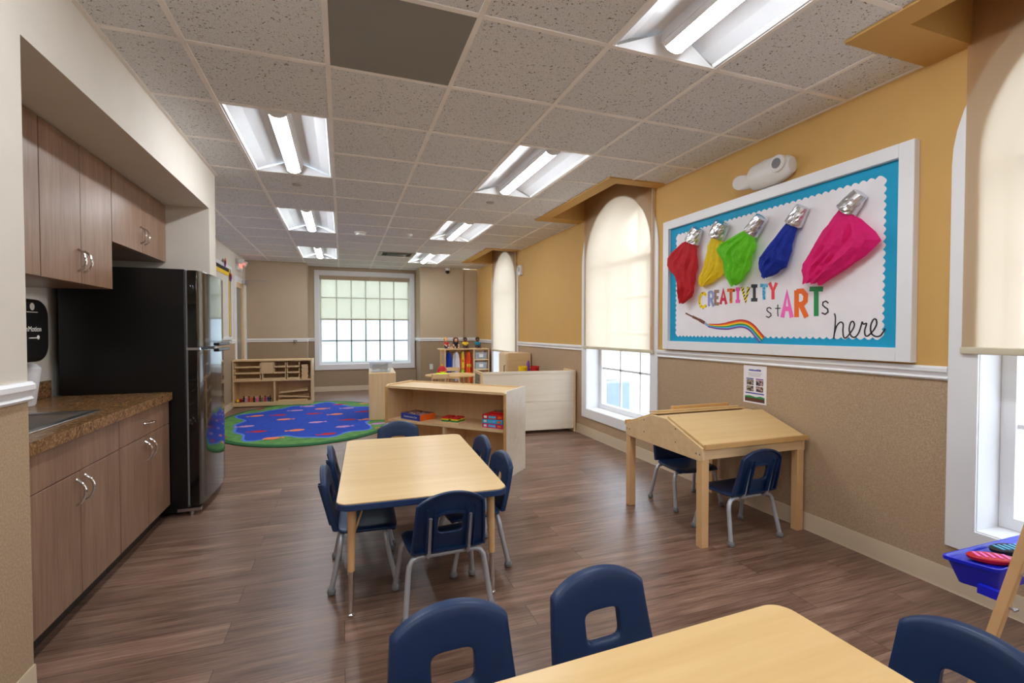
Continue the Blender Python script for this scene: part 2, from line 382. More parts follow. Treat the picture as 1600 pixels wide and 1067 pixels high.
for (px, a, b), (pa, pb, pc) in zip([(2.15, YB, -3.79), (2.15, -2.12, -.12), (2.15, 1.55, 3.55), (2.15, 5.22, 7.22), (2.15, 8.89, 9.82)], [(0,0,0)]*5): m.box(XR-.02, XR, a, b, bz, CEIL+.002)
struct(m, 'trim_1', 'grid', smooth=False)
# window pockets in the ceiling: yellow soffit border and raised well
m = MB()
for (px, a, b), (ox, oa, ob) in zip(pockets, pock_outer):
    zt = 3.25; z0 = CEIL-.012
    m.box(ox, px, oa, ob, z0, CEIL+.02); m.box(px, XR, b, ob, z0, CEIL+.02); m.box(px, XR, oa, a, z0, CEIL+.02)
    m.box(px-.02, px, a-.02, b+.02, CEIL+.02, zt); m.box(px, XR, b, b+.02, CEIL+.02, zt); m.box(px, XR, a-.02, a, CEIL+.02, zt); m.box(px-.02, XR, a-.02, b+.02, zt, zt+.02)
struct(m, 'ceiling_soffit', 'yellow', smooth=False)
# right wall with arched openings
ZS, RA, ZB = 2.01, .62, .324
def arch_pts(c, r, n=24, z0=ZS): return [(c+r*cos(pi*k/n), z0+r*sin(pi*k/n)) for k in range(n+1)]   # from +y side over to -y side
m = MB(); ZT = 3.3
def wq(y0, y1, z0, z1):
    for a, b, mi in ((z0, min(z1, RAILZ), 1), (max(z0, RAILZ), z1, 0)):
        if b-a > 1e-4: m.add([(XR,y0,a),(XR,y1,a),(XR,y1,b),(XR,y0,b)], [(0,1,2,3)], mi)
edges = [YB]
for a, b in WP[::-1]: edges += [a, b]
edges.append(10.5)
for k in range(0, len(edges), 2): wq(edges[k], edges[k+1], 0, ZT)
for a, b in WP:
    wq(a, b, 0, ZB); c = (a+b)/2; ap = arch_pts(c, RA)
    for p, q in zip(ap, ap[1:]): m.add([(XR,p[0],p[1]),(XR,q[0],q[1]),(XR,q[0],ZT),(XR,p[0],ZT)], [(0,1,2,3)], 0)
struct(m, 'wall_right', ['yellow','paper_r'], smooth=False)
# back wall: left flat, recess with window, right flats
m = MB()
def seg(mm, p, q, z0, z1, up=0, lo=1):
    for a, b, mi in ((z0, min(z1,RAILZ), lo), (max(z0,RAILZ), z1, up)):
        if b-a > 1e-4: mm.add([(p[0],p[1],a),(q[0],q[1],a),(q[0],q[1],b),(p[0],p[1],b)], [(0,1,2,3)], mi)
bx0, bx1, bz0, bz1 = -.45, 1.395, .545, 2.385
seg(m, (XL,9.95), (-.635,9.95), 0, CEIL); seg(m, (-.635,9.95), (-.635,10.45), 0, CEIL)
seg(m, (-.635,10.45), (bx0,10.45), 0, CEIL); seg(m, (bx1,10.45), (1.505,10.45), 0, CEIL)
seg(m, (bx0,10.45), (bx1,10.45), 0, bz0); seg(m, (bx0,10.45), (bx1,10.45), bz1, CEIL)
seg(m, (1.505,10.45), (1.505,9.82), 0, CEIL); seg(m, (1.505,9.82), (2.41,9.82), 0, CEIL); seg(m, (2.41,9.82), (2.41,9.86), 0, CEIL); seg(m, (2.41,9.86), (XR,9.86), 0, CEIL)
struct(m, 'wall_back', ['beige','paper_b'], smooth=False)
# left wall beyond kitchen, with door opening
m = MB(); seg(m, (XL,4.63), (XL,9.05), 0, CEIL); seg(m, (XL,9.05), (XL,9.87), 2.09, CEIL); seg(m, (XL,9.87), (XL,9.95), 0, CEIL)
struct(m, 'wall_left', ['cream','paper_b'], smooth=False)
# kitchen alcove: partition, back, stub, header
m = MB(); zs = 2.22
seg(m, (XK,YB), (XK,2.055), 0, CEIL); seg(m, (XK,2.055), (-1.72,2.055), 0, CEIL)
struct(m, 'wall_partition', ['cream','paper_r'], smooth=False)
m = MB(); m.box(-1.72, -1.70, 2.055, 4.43, 0, CEIL); struct(m, 'wall_kitchen', 'cream', smooth=False)
m = MB(); m.box(-1.72, XK, 4.43, 4.63, 0, CEIL); struct(m, 'wall_stub', 'cream', smooth=False)
m = MB(); m.box(-1.70, XK, 2.055, 4.43, zs, CEIL); struct(m, 'wall_header', 'cream', smooth=False)
m = MB(); seg(m, (XL,YB), (XR,YB), 0, CEIL); m.add([(XL,YB,0),(XL,YB,CEIL),(XL-.1,4.6,CEIL),(XL-.1,4.6,0)], [(0,1,2,3)]); struct(m, 'wall_front', ['beige','paper_r'], smooth=False)
# chair rails (profiled) and vinyl bases
def rail_prof(): return [(0,0),(.010,.0),(.016,.008),(.010,.018),(.014,.030),(.022,.040),(.022,.056),(.012,.066),(0,.066)]
def rail(name, runs, z=1.0):
    m = MB()
    for p, q, n in runs:   # n = inward normal
        p = Vector((p[0],p[1],0)); q = Vector((q[0],q[1],0)); n = Vector((n[0],n[1],0)); pr = rail_prof(); k = len(pr)
        vs = [tuple(p+n*a+Vector((0,0,z+b))) for a, b in pr]+[tuple(q+n*a+Vector((0,0,z+b))) for a, b in pr]
        m.add(vs, [list(range(k)), list(range(k,2*k))[::-1]]+[(i,(i+1)%k,k+(i+1)%k,k+i) for i in range(k)])
    return struct(m, name, 'trim')
def base(name, runs, h=.1):
    m = MB()
    for p, q, n in runs:
        p = Vector((p[0],p[1],0)); q = Vector((q[0],q[1],0)); n = Vector((n[0],n[1],0)); pr = [(0,0),(.016,0),(.008,.012),(.006,h-.004),(.003,h),(0,h)]; k = len(pr)
        vs = [tuple(p+n*a+Vector((0,0,b))) for a, b in pr]+[tuple(q+n*a+Vector((0,0,b))) for a, b in pr]
        m.add(vs, [list(range(k)), list(range(k,2*k))[::-1]]+[(i,(i+1)%k,k+(i+1)%k,k+i) for i in range(k)])
    return struct(m, name, 'vinylbase')
CW = .11
Rr = [(YB, WP[3][0]-CW), (WP[3][1]+CW, WP[2][0]-CW), (WP[2][1]+CW, WP[1][0]-CW), (WP[1][1]+CW, WP[0][0]-CW), (WP[0][1]+CW, 9.86)]
rail('trim_2', [((XR,a),(XR,b),(-1,0)) for a, b in Rr])
rail('trim_3', [((XL,9.95),(-.635,9.95),(0,-1)), ((-.635,9.95),(-.635,10.45),(1,0)), ((-.635,10.45),(-.53,10.45),(0,-1)), ((1.475,10.45),(1.505,10.45),(0,-1)), ((1.505,10.45),(1.505,9.82),(-1,0)), ((1.505,9.82),(2.41,9.82),(0,-1)), ((2.41,9.86),(XR,9.86),(0,-1))], 1.03)
rail('trim_4', [((XK,YB),(XK,2.055),(1,0))])
rail('trim_5', [((XL,4.63),(XL,7.6),(1,0)), ((XL,8.67),(XL,8.98),(1,0))], 1.03)
base('baseboard_right', [((XR,YB),(XR,9.86),(-1,0))], .105)
base('baseboard_back', [((XL,9.95),(-.635,9.95),(0,-1)), ((-.635,9.95),(-.635,10.45),(1,0)), ((-.635,10.45),(1.505,10.45),(0,-1)), ((1.505,10.45),(1.505,9.82),(-1,0)), ((1.505,9.82),(2.41,9.82),(0,-1)), ((2.41,9.86),(XR,9.86),(0,-1))])
base('baseboard_left', [((XL,4.63),(XL,8.98),(1,0)), ((XK,YB),(XK,2.055),(1,0)), ((XK,4.43),(XK,4.63),(1,0))])
# ------------------------------------------------------------------ arched windows
def arch_outline(c, half, zb, r, n=28):
    return [(c+half, zb)]+[(c+r*cos(pi*k/n), ZS+r*sin(pi*k/n)) for k in range(n+1)]+[(c-half, zb)]
def ring(m, outer, inner, x0, x1, mi=0):
    n = len(outer)
    vs = [(x0,)+p for p in outer]+[(x0,)+p for p in inner]+[(x1,)+p for p in outer]+[(x1,)+p for p in inner]
    fs = []
    for i in range(n):
        j = (i+1) % n
        fs += [(i,j,n+j,n+i),(2*n+i,2*n+j,3*n+j,3*n+i),(i,j,2*n+j,2*n+i),(n+i,n+j,3*n+j,3*n+i)]
    m.add(vs, fs, mi)
def arched_window(k, idx):
    a, b = WP[k]; c = (a+b)/2; h = (b-a)/2
    root = bpy.data.objects.new('window_%d' % idx, None); COL.objects.link(root); root['kind'] = 'structure'; root.location = (XR, c, 0)
    def O(half, zb, r): return [(y-c, z) for y, z in arch_outline(c, half, zb, r)]
    m = MB(); ring(m, O(h+CW, ZB-CW, RA+CW), O(h-.004, ZB-.004, RA-.004), -.014, 0); m.build('casing', 'trim', root, bevel=.003)
    m = MB(); ring(m, O(h+.01, ZB-.01, RA+.01), O(h-.006, ZB+.0, RA-.006), -.001, .26); m.build('jamb', 'trim', root)
    xo = .16
    m = MB(); ring(m, O(h-.006, ZB, RA-.006), O(h-.06, ZB+.055, RA-.06), xo, xo+.06); m.box(xo, xo+.06, -h+.03, h-.03, ZS-.03, ZS+.03)
    m.build('sash_frame', 'trim', root, bevel=.003)
    hw = h-.06
    m = MB()
    for t in (-1/3, 1/3): m.box(xo+.02, xo+.04, t*hw-.01, t*hw+.01, ZB+.05, ZS-.02)
    for z in (.80, 1.20, 1.60): m.box(xo+.02, xo+.04, -hw, hw, z-.01, z+.01)
    for t in (-pi/3, 0, pi/3): m.tube([(xo+.03, 0, ZS), (xo+.03, (RA-.07)*sin(t), ZS+(RA-.07)*cos(t))], .01, 6)
    m.build('muntins', 'trim', root)
    m = MB(); o = O(h-.055, ZB+.05, RA-.055); m.add([(xo+.03,)+p for p in o], [list(range(len(o)))]); m.build('pane', 'glass', root)
    return root
for i, k in enumerate((0,1,2,3)): arched_window(k, (1,2,3,5)[i])  # last window is unseen, added behind the camera to let in more daylight
# roller blinds in front of the arched windows
def blind(y0, y1, zb, label):
    t = thing('roller_blind', label, 'blind', (2.7005, (y0+y1)/2, zb), 0, 'roller blinds over the arched windows'); h = (y1-y0)/2
    m = MB(); m.add([(0,-h,.02),(0,h,.02),(0,h,3.16-zb),(0,-h,3.16-zb)], [(0,1,2,3)]); m.build('fabric', 'blind', t, smooth=False)
    m = MB(); m.prism(rrect(-.012, .004, 0, .032, .005), 'y', -h, h); m.build('hem_bar', 'blindrail', t)
    m = MB(); m.tube([(-.026,-h,3.17-zb),(-.026,h,3.17-zb)], .025, 14); m.build('roller_tube', 'white', t)
    m = MB(); m.tube([(-.02,-h+.012,3.1-zb),(-.02,-h+.012,.25)], .0022, 5); m.build('chain', 'white', t)
    return t
blind(7.355, 8.695, .86, 'cream roller blind pulled low over the farthest arched window')
blind(3.685, 5.028, 1.029, 'cream roller blind over the arched window left of the bulletin board')
blind(.04, 1.375, 1.13, 'cream roller blind over the nearest arched window, beside the easel')
# ------------------------------------------------------------------ back window
root = bpy.data.objects.new('window_4', None); COL.objects.link(root); root['kind'] = 'structure'; root.location = (0,10.45,0)
def rring(m, o, i, y0, y1):
    (a0,a1,c0,c1), (b0,b1,d0,d1) = o, i
    m.box(a0,b0,y0,y1,c0,c1); m.box(b1,a1,y0,y1,c0,c1); m.box(b0,b1,y0,y1,c0,d0); m.box(b0,b1,y0,y1,d1,c1)
m = MB(); rring(m, (-.53,1.475,.44,2.475), (bx0,bx1,bz0,bz1), -.022, 0); m.build('casing', 'trim', root, bevel=.003)
m = MB(); rring(m, (bx0-.01,bx1+.01,bz0-.01,bz1+.01), (bx0+.012,bx1-.012,bz0+.012,bz1-.012), -.001, .2); m.build('jamb', 'trim', root)
m = MB(); rring(m, (bx0+.012,bx1-.012,bz0+.012,bz1-.012), (bx0+.05,bx1-.05,bz0+.05,bz1-.05), .12, .17); m.build('sash_frame', 'trim', root)
m = MB(); w = bx1-bx0-.1
for k in range(1, 6): x = bx0+.05+w*k/6; m.box(x-.012, x+.012, .12, .15, bz0+.05, bz1-.05)
for z in (1.035, 1.48, 1.93): m.box(bx0+.05, bx1-.05, .12, .15, z-.012, z+.012)
m.build('muntins', 'muntin', root)
m = MB(); m.box(bx0+.04, bx1-.04, .139, .141, bz0+.04, bz1-.04); m.build('pane', 'glass', root)
t = thing('window_shade', 'pale green screen shade half lowered in the back window', 'blind', (.47,10.5,1.475))
m = MB(); m.add([(-.895,0,.01),(.895,0,.01),(.895,0,.86),(-.895,0,.86)], [(0,1,2,3)]); m.build('fabric', 'shade', t, smooth=False)
m = MB(); m.box(-.905, .905, -.03, .03, .82, .9); m.build('cassette', 'beige', t, bevel=.006)
m = MB(); m.box(-.895, .895, -.006, .006, 0, .022); m.build('hem_bar', 'blindrail', t)
# ------------------------------------------------------------------ exterior
m = MB(); m.add([(2.98,-30,-.25),(40,-30,-.25),(40,40,-.25),(2.98,40,-.25)], [(0,1,2,3)]); m.add([(-40,10.9,-.25),(2.98,10.9,-.25),(2.98,40,-.25),(-40,40,-.25)], [(0,1,2,3)], 1)
struct(m, 'ground', ['concrete','grass'], smooth=False)
m = MB(); m.box(-14, 16, 25, 31, -.25, 6); tag(m.build('white_building', 'siding', smooth=False), 'white sided building far beyond the back window lawn', 'building')
m = MB(); m.box(15, 20, -12, 22, -.25, 4.6); tag(m.build('sided_house', 'siding', smooth=False), 'white clapboard house seen outside the arched windows', 'building')
m = MB(); m.box(3.02, 3.35, 5.63, 5.97, -.25, 3.4); tag(m.build('brick_pier', 'brick', smooth=False), 'red brick pier outside the arched window behind the desk', 'pier')
t = thing('air_conditioner', 'blue grey condenser unit outside the arched window behind the desk', 'air conditioner', (4.15,7.18,-.25))
m = MB(); m.box(-.35,.35,-.42,.42,0,.66)
m.build('cabinet', 'acblue', t, bevel=.03)
m = MB()
for k in range(14): y = -.39+k*.06; m.box(-.362,-.352,y-.006,y+.006,.05,.62)
m.build('side_grille', 'vent', t)
m = MB(); m.lathe([(.3,.66),(.3,.69),(.1,.71),(.02,.71)], 20); m.build('fan_guard', 'vent', t)
t = thing('picket_fence', 'white slatted fence outside the nearest arched window', 'fence', (5.2,2.6,-.25))
m = MB()
for k in range(34): y = -1.6+k*.1; m.box(-.012,.012,y-.03,y+.03,.05,1.15)
m.build('pickets', 'fence', t)
for z in (.25,.95): MB().box(.012,.05,-1.65,1.75,z,z+.08).build('rail', 'fence', t)
for y in (-1.65,1.75): MB().box(-.05,.05,y-.05,y+.05,0,1.25).build('post', 'fence', t)
# ------------------------------------------------------------------ ceiling fixtures
LW, LL = S-.026, 2*S-.026
def make_troffer():
    t = thing('ceiling_light', '', 'ceiling light', (0,0,CEIL), 0, 'recessed ceiling lights')
    hx, hy = LW/2, LL/2
    prof = [(-hx,-.004),(-hx+.012,-.004),(-hx+.02,.012),(-.2,.045),(-.12,.068),(-.068,.074),(-.062,.03)]
    prof = prof+[(-a,b) for a, b in prof[::-1]]
    m = MB(); n = len(prof)
    for k in range(n-1):
        (a,z0),(b,z1) = prof[k], prof[k+1]
        m.add([(a,-hy,z0),(b,-hy,z1),(b,hy,z1),(a,hy,z0)], [(0,1,2,3)])
    for s in (-1,1):   # curved ends sweeping up to the lens
        m.add([(-hx+.012,s*hy,-.004),(hx-.012,s*hy,-.004),(.062,s*(hy-.06),.06),(-.062,s*(hy-.06),.06)], [(0,1,2,3)])
    m.box(-hx,hx,-hy,hy,.09,.095)
    m.build('reflector', 'pan', t, recalc=False)
    m = MB(); pts = []
    for k in range(11):
        a = pi*k/10; pts.append((-.06*cos(a), .034-.052*sin(a)))
    m.prism(pts, 'y', -hy+.055, hy-.055); m.m = [1,1]+[0 if 2 <= k <= 7 else 1 for k in range(11)]; m.build('lens', ['tube','pan'], t)
    for s in (-1,1): m = MB(); m.prism([(x*1.12, z*1.08+.0) for x, z in pts], 'y', s*(hy-.055)-.006, s*(hy-.055)+.006); m.build('end_cap', 'white', t)
    return t
tro = make_troffer()
LBL = {(0,1):'long recessed ceiling light nearest above the refrigerator', (0,5):'second recessed ceiling light in the left row, above the rug end', (0,9):'last recessed ceiling light of the left row, nearest the back window',
 (3,1):'recessed ceiling light at mid room, second of the right row', (3,5):'third recessed ceiling light of the right row', (3,9):'farthest recessed ceiling light of the right row, by the air vent',
 (3,-3):'large recessed ceiling light cut by the top edge of the photo', (0,-3):'recessed ceiling light overhead behind the photo edge, left row', (0,-7):'added unseen ceiling light behind the camera, left row', (3,-7):'added unseen ceiling light behind the camera, right row', (0,-11):'rearmost added unseen ceiling light behind the camera, left row', (3,-11):'rearmost added unseen ceiling light behind the camera, right row'}
for q, (i, j) in enumerate(lights):
    o = tro if q == 0 else copy_tree(tro)
    o.location = (GX+(i+.5)*S, GY+(j+1)*S, CEIL); o['label'] = LBL[(i,j)]
m = MB(); m.box(-S/2+.012, S/2-.012, -S/2+.012, S/2-.012, -.004, 0)
o = m.build('ceiling_panel', 'greytile', smooth=False); o.location = (GX+1.5*S, GY-.5*S, CEIL); tag(o, 'plain dark grey ceiling panel between the white tiles', 'ceiling panel')
t = thing('air_vent', 'slotted metal air vent in the ceiling before the back window', 'vent', (.88, 8.3, CEIL))
m = MB()
m.box(-.29,.29,-.24,-.19,-.014,0); m.box(-.29,.29,.19,.24,-.014,0); m.box(-.29,-.24,-.19,.19,-.014,0); m.box(.24,.29,-.19,.19,-.014,0); m.build('frame', 'vent', t)
m = MB(); m.box(-.24,.24,-.19,.19,-.002,-.0005); m.build('dark_backing', 'ventdark', t)
m = MB()
for k in range(4): y = -.16+k*.09; m.add([(-.16,y,-.026),(.16,y,-.026),(.16,y+.075,-.006),(-.16,y+.075,-.006)], [(0,1,2,3)])
m.build('louvres', 'white', t, solid=.003)
def disc(name, label, cat, x, y, prof, mats='white', group=None):
    m = MB(); m.lathe(prof, 24); o = m.build(name, mats); o.location = (x,y,CEIL); return tag(o, label, cat, group)
disc('smoke_detector', 'round white smoke detector on the ceiling, left of the air vent', 'smoke detector', .235, 6.65, [(.075,0),(.075,-.012),(.06,-.022),(.055,-.04),(.03,-.046),(.01,-.046)])
disc('ceiling_sensor', 'small white round sensor on the ceiling before the air vent', 'sensor', .86, 6.57, [(.05,0),(.05,-.01),(.03,-.03),(.01,-.034)])
disc('ceiling_sprinkler', 'small sprinkler cap in ceiling tile beyond the left near light', 'sprinkler', -.372, 4.68, [(.04,0),(.04,-.006),(.036,-.009),(.01,-.009)], 'vent')
disc('ceiling_sprinkler', 'small sprinkler cap in ceiling tile by the right row of lights', 'sprinkler', 1.43, 4.67, [(.04,0),(.04,-.006),(.036,-.009),(.01,-.009)], 'vent')
t = thing('security_camera', 'white dome security camera where back wall meets ceiling', 'camera', (2.07,9.80,2.47))
m = MB(); m.lathe([(.05,.075),(.05,.03),(.045,.02),(.01,.02)], 18); m.build('mount', 'white', t); m = MB(); m.ball((0,-.01,.0), .042); m.build('lens_ball', 'blacksat', t)
# ------------------------------------------------------------------ kitchen
def pull(m, T): m.tube([tuple((0, -.056+.112*k/10, .034*sin(pi*k/10)**.6)) for k in range(11)], .0056, 8, 0, T)
def front_pull(parent, x, y, z, horiz=False):
    # local tube runs along Y and bows along +Z; map to wall facing +x
    T = axes((x,y,z), (0,1,0) if not horiz else (0,0,1), (0,0,1) if not horiz else (0,1,0), (1,0,0)); m = MB(); pull(m, T)
    return m.build('handle', 'chrome', parent)
XC = -1.075
def base_cab(y0, y1, label, drawer):
    t = thing('base_cabinet', label, 'cabinet', (XC, y0, 0), 0, 'kitchen base cabinets'); w = y1-y0; m = MB()
    m.box(-.60,-.022,0,.018,.09,.785); m.box(-.60,-.022,w-.018,w,.09,.785); m.box(-.60,-.022,.018,w-.018,.09,.11); m.box(-.6,-.59,.018,w-.018,.11,.785); m.box(-.04,-.022,.018,w-.018,.7,.785)
    m.build('carcass', 'cab', t)
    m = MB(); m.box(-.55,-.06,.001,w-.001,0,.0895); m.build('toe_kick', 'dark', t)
    zc = .632; g = .002
    m = MB(); m.box(-.022,0,g,w-g,zc+g,.778); d = m.build('drawer_front' if drawer else 'false_front', 'cab', t, bevel=.0015)
    if drawer: front_pull(d, 0, w*.5, .705, True)
    for k in (0,1):
        a = w/2*k+g; b = w/2*(k+1)-g; m = MB(); m.box(-.022,0,a,b,.095,zc-g); d = m.build('door', 'cab', t, bevel=.0015)
        front_pull(d, 0, b-.035 if k == 0 else a+.035, .545)
    return t
base_cab(2.175, 2.945, 'brown base cabinet under the sink, nearer of the two', False)
base_cab(2.947, 3.685, 'brown base cabinet with a drawer, against the black refrigerator', True)
m = MB(); m.box(-.1,0,0,.112,0,.785); o = m.build('filler_panel', 'cab'); o.location = (XC,2.06,0); tag(o, 'narrow brown filler strip between base cabinet and partition wall', 'filler panel')
# countertop with sink cut-out
t = thing('countertop', 'brown speckled laminate countertop over the base cabinets', 'countertop', (0,2.058,.785)); m = MB(); D = 3.686-2.058
sx0, sx1, sy0, sy1 = -1.55, -1.16, .145, .858
m.box(-1.698,sx0,0,D,0,.05); m.box(sx1,-1.055,0,D,0,.05); m.box(sx0,sx1,0,sy0,0,.05); m.box(sx0,sx1,sy1,D,0,.05); m.build('slab', 'granite', t)
m = MB(); m.box(-1.698,-1.678,0,D,.05,.15); m.build('backsplash', 'granite', t, bevel=.004)
t = thing('kitchen_sink', 'stainless steel drop-in sink set into the countertop', 'sink', (0,2.058,.835)); m = MB()
a0,a1,b0,b1 = sx0+.004,sx1-.004,sy0+.004,sy1-.004
m.box(sx0-.015,sx0+.02,sy0-.015,sy1+.015,.0005,.006); m.box(sx1-.02,sx1+.015,sy0-.015,sy1+.015,.0005,.006); m.box(sx0+.02,sx1-.02,sy0-.015,sy0+.02,.0005,.006); m.box(sx0+.02,sx1-.02,sy1-.02,sy1+.015,.0005,.006)
m.build('rim', 'steel', t, bevel=.002); m = MB()
q = [(a0,b0),(a1,b0),(a1,b1),(a0,b1)]; e = [(a0+.03,b0+.03),(a1-.03,b0+.03),(a1-.03,b1-.03),(a0+.03,b1-.03)]
m.add([(x,y,.003) for x,y in q]+[(x,y,-.15) for x,y in e], [(0,1,5,4),(1,2,6,5),(2,3,7,6),(3,0,4,7),(4,5,6,7)]); m.build('bowl', 'steel', t)
# upper cabinets
XU = -1.295
def upper_cab(y0, y1, z0, label, nd=2):
    t = thing('wall_cabinet', label, 'cabinet', (XU,y0,z0), 0, 'kitchen wall cabinets'); w = y1-y0; h = 2.218-z0; m = MB()
    m.box(-.40,-.022,0,w,0,h); m.build('carcass', 'cab', t); g = .002
    for k in range(nd):
        a = w/nd*k+g; b = w/nd*(k+1)-g; m = MB(); m.box(-.0215,0,a,b,.001,h-.004); d = m.build('door', 'cab', t, bevel=.0015)
        front_pull(d, 0, b-.03 if k == 0 else a+.03, .12)
    return t
upper_cab(2.776, 3.499, 1.485, 'tall brown wall cabinet over the countertop, two handles low')
upper_cab(3.501, 4.425, 1.772, 'short brown wall cabinet above the refrigerator')
upper_cab(2.06, 2.774, 1.485, 'brown wall cabinet partly hidden by the near partition wall')
# refrigerator
t = thing('refrigerator', 'black two-door refrigerator with glossy curved doors', 'refrigerator', (-.95,3.70,0)); m = MB()
m.box(-.70,-.03,0,.715,.03,1.645); m.build('body', 'blacksat', t, bevel=.006)
def fdoor(z0, z1, name):
    m = MB(); pts = []
    for k in range(13):
        a = k/12; pts.append((.048+.022*(1-(2*a-1)**2)+(-.012 if k in (0,12) else 0), .002+.711*a))
    m.prism([(-.018,.002)]+pts+[(-.018,.713)], 'z', z0, z1); return m.build(name, 'black', t, bevel=.003)
fdoor(1.125, 1.64, 'freezer_door'); fdoor(.065, 1.108, 'fridge_door')
m = MB(); m.box(-.029,-.0185,.004,.711,.07,1.635); m.build('gasket', 'gasket', t)
m = MB(); m.box(.06,.09,.35,.70,1.128,1.15); m.box(.06,.09,.35,.70,1.084,1.106); m.build('handle', 'blacksat', t, bevel=.006)
m = MB(); m.box(-.028,.05,.0,.03,1.109,1.124); m.build('hinge', 'chrome', t)
m = MB(); m.box(-.09,.045,-.002,.03,.03,.05); m.tube([(-.01,.012,0),(-.01,.012,.03)], .014, 10); m.tube([(-.6,.05,0),(-.6,.05,.03)], .014, 10); m.tube([(-.6,.66,0),(-.6,.66,.03)], .014, 10); m.tube([(-.01,.68,0),(-.01,.68,.03)], .014, 10); m.build('levelling_foot', 'steel', t)
# towel dispenser, soap
t = thing('towel_dispenser', 'black rounded paper towel dispenser on the kitchen wall', 'towel dispenser', (-1.70,2.90,1.075))
m = MB(); m.prism(rrect(0,.355,0,.325,.09,8), 'x', 0, .215); m.build('cover', 'blacksat', t, bevel=.02, seg=3)
T = axes((.2165,.2,.17), (0,1,0), (0,0,1), (1,0,0)); m = text_mb('enMotion', .038, T); m.build('lettering', 'white', t)
m = MB(); m.lathe([(.019,0),(.019,.001),(.001,.001)], 16, 0, axes((.2155,.2,.285),(0,1,0),(0,0,1),(1,0,0))); m.box(.2155,.2165,.155,.245,.255,.259); m.tube([(.216,.17,.125),(.216,.235,.125)], .003, 6); m.lathe([(.011,0),(.011,.002),(.001,.002)], 12, 0, axes((.2155,.245,.128),(0,1,0),(0,0,1),(1,0,0))); m.build('emblem', 'white', t)
m = MB(); m.prism([(0,0),(.34,0),(.36,.05),(.36,.26),(.33,.3),(.02,.3)], 'x', -.04, .04)
m = MB(); T = Matrix.Identity(4); m.lathe([(.05,0),(.055,.01),(.075,.17),(.078,.20),(.06,.222),(.03,.232),(.01,.232)], 20)
o = m.build('soap_jug', 'soap'); o.location = (-1.6,3.235,.836); tag(o, 'white plastic soap jug behind the sink under the towel dispenser', 'soap jug')
# ------------------------------------------------------------------ left wall: board, door, exit sign
t = thing('wall_board', 'white framed board with yellow and black border left of the door', 'bulletin board', (XL,8.13,1.10)); 
m = MB(); ww, hh = .53, 1.15
m.box(0,.03,-ww,-ww+.06,0,hh); m.box(0,.03,ww-.06,ww,0,hh); m.box(0,.03,-ww+.06,ww-.06,0,.05); m.box(0,.03,-ww+.06,ww-.06,hh-.05,hh); m.build('frame', 'trim', t, bevel=.003)
m = MB(); m.box(.001,.012,-ww+.06,ww-.06,.05,hh-.05); m.build('backing', 'cream', t)
m = MB(); m.box(.012,.016,-ww+.06,ww-.06,hh-.13,hh-.05); m.box(.012,.016,ww-.12,ww-.06,.05,hh-.05); m.box(.012,.016,-ww+.06,-ww+.12,.05,hh-.05); m.build('black_border', 'darkcloth', t)
m = MB(); m.box(.016,.02,-ww+.06,ww-.06,hh-.16,hh-.10); m.box(.016,.02,ww-.155,ww-.095,.06,hh-.05); m.build('yellow_border', 'yel', t)
for dy, dz, c in ((.36,1.0,'orange'),(.33,.97,'purple'),(-.02,1.18,'orange'),(-.05,1.15,'purple')):
    m = MB(); m.lathe([(.055,0),(.055,.003),(.001,.003)], 18, 0, axes((.031,dy+.1,dz),(0,1,0),(0,0,1),(1,0,0))); m.build('paper_circle', c, t)
root = bpy.data.objects.new('door_1', None); COL.objects.link(root); root['kind'] = 'structure'; root.location = (XL,9.46,0)
m = MB(); m.box(-.02,.02,-.48,-.41,0,2.16); m.box(-.02,.02,.41,.48,0,2.16); m.box(-.02,.02,-.41,.41,2.09,2.16); m.build('door_frame', 'trim', root, bevel=.003)
m = MB(); m.box(-.055,-.012,-.408,-.24,.008,2.086); m.box(-.055,-.012,.24,.408,.008,2.086); m.box(-.055,-.012,-.24,.24,.008,.30); m.box(-.055,-.012,-.24,.24,1.99,2.086); m.build('door_leaf', 'birchz', root)
m = MB(); m.box(-.036,-.030,-.24,.24,.30,1.99); m.build('door_glass', 'glassdoor', root)
m = MB(); m.box(-.012,-.004,-.36,-.31,.95,1.1); m.tube([(-.004,-.335,1.03),(.045,-.335,1.03),(.05,-.32,1.03),(.05,-.22,1.03)], .008, 8); m.build('door_handle', 'steel', root)
t = thing('door_closer', 'grey door closer with a long arm above the wooden door', 'door closer', (XL+.02,9.62,2.10)); m = MB(); m.box(0,.05,-.12,.14,-.035,.035); m.build('body', 'steel', t, bevel=.006)
m = MB(); m.tube([(.025,.05,.035),(.025,.05,.05),(.36,.12,.05)], .009, 8); m.build('arm', 'steel', t)
t = thing('exit_sign', 'lit red exit sign with lamp heads above the wooden door', 'exit sign', (XL,9.28,2.27)); m = MB(); m.box(0,.05,-.16,.16,0,.2); m.build('housing', 'white', t, bevel=.006)
m = text_mb('EXIT', .15, axes((.0515,0,.095),(0,1,0),(0,0,1),(1,0,0))); m.build('lettering', 'exitred', t)
for s in (-1,1):
    m = MB(); m.lathe([(.015,0),(.045,.02),(.05,.07),(.045,.075),(.01,.075)], 16, 0, axes((.04,s*.17,.16),(0,1,0),(.4,0,.9),(.9,0,-.4))); m.build('lamp_head', 'white', t)
o = MB().box(0,.006,-.035,.035,-.057,.057).build('outlet_plate', 'white', bevel=.002); o.location = (1.73,9.82,.5); o.rotation_euler = (0,0,-pi/2); tag(o, 'white outlet plate low on the back wall beside the costume rack', 'outlet')  # outlet cover plate
o = MB().lathe([(.03,0),(.03,.02),(.022,.035),(.01,.035)], 16).build('door_stop', 'steel'); o.location = (-.84,9.928,1.05); o.rotation_euler = (pi/2,0,0); tag(o, 'round grey door stop on the back wall chair rail', 'door stop')
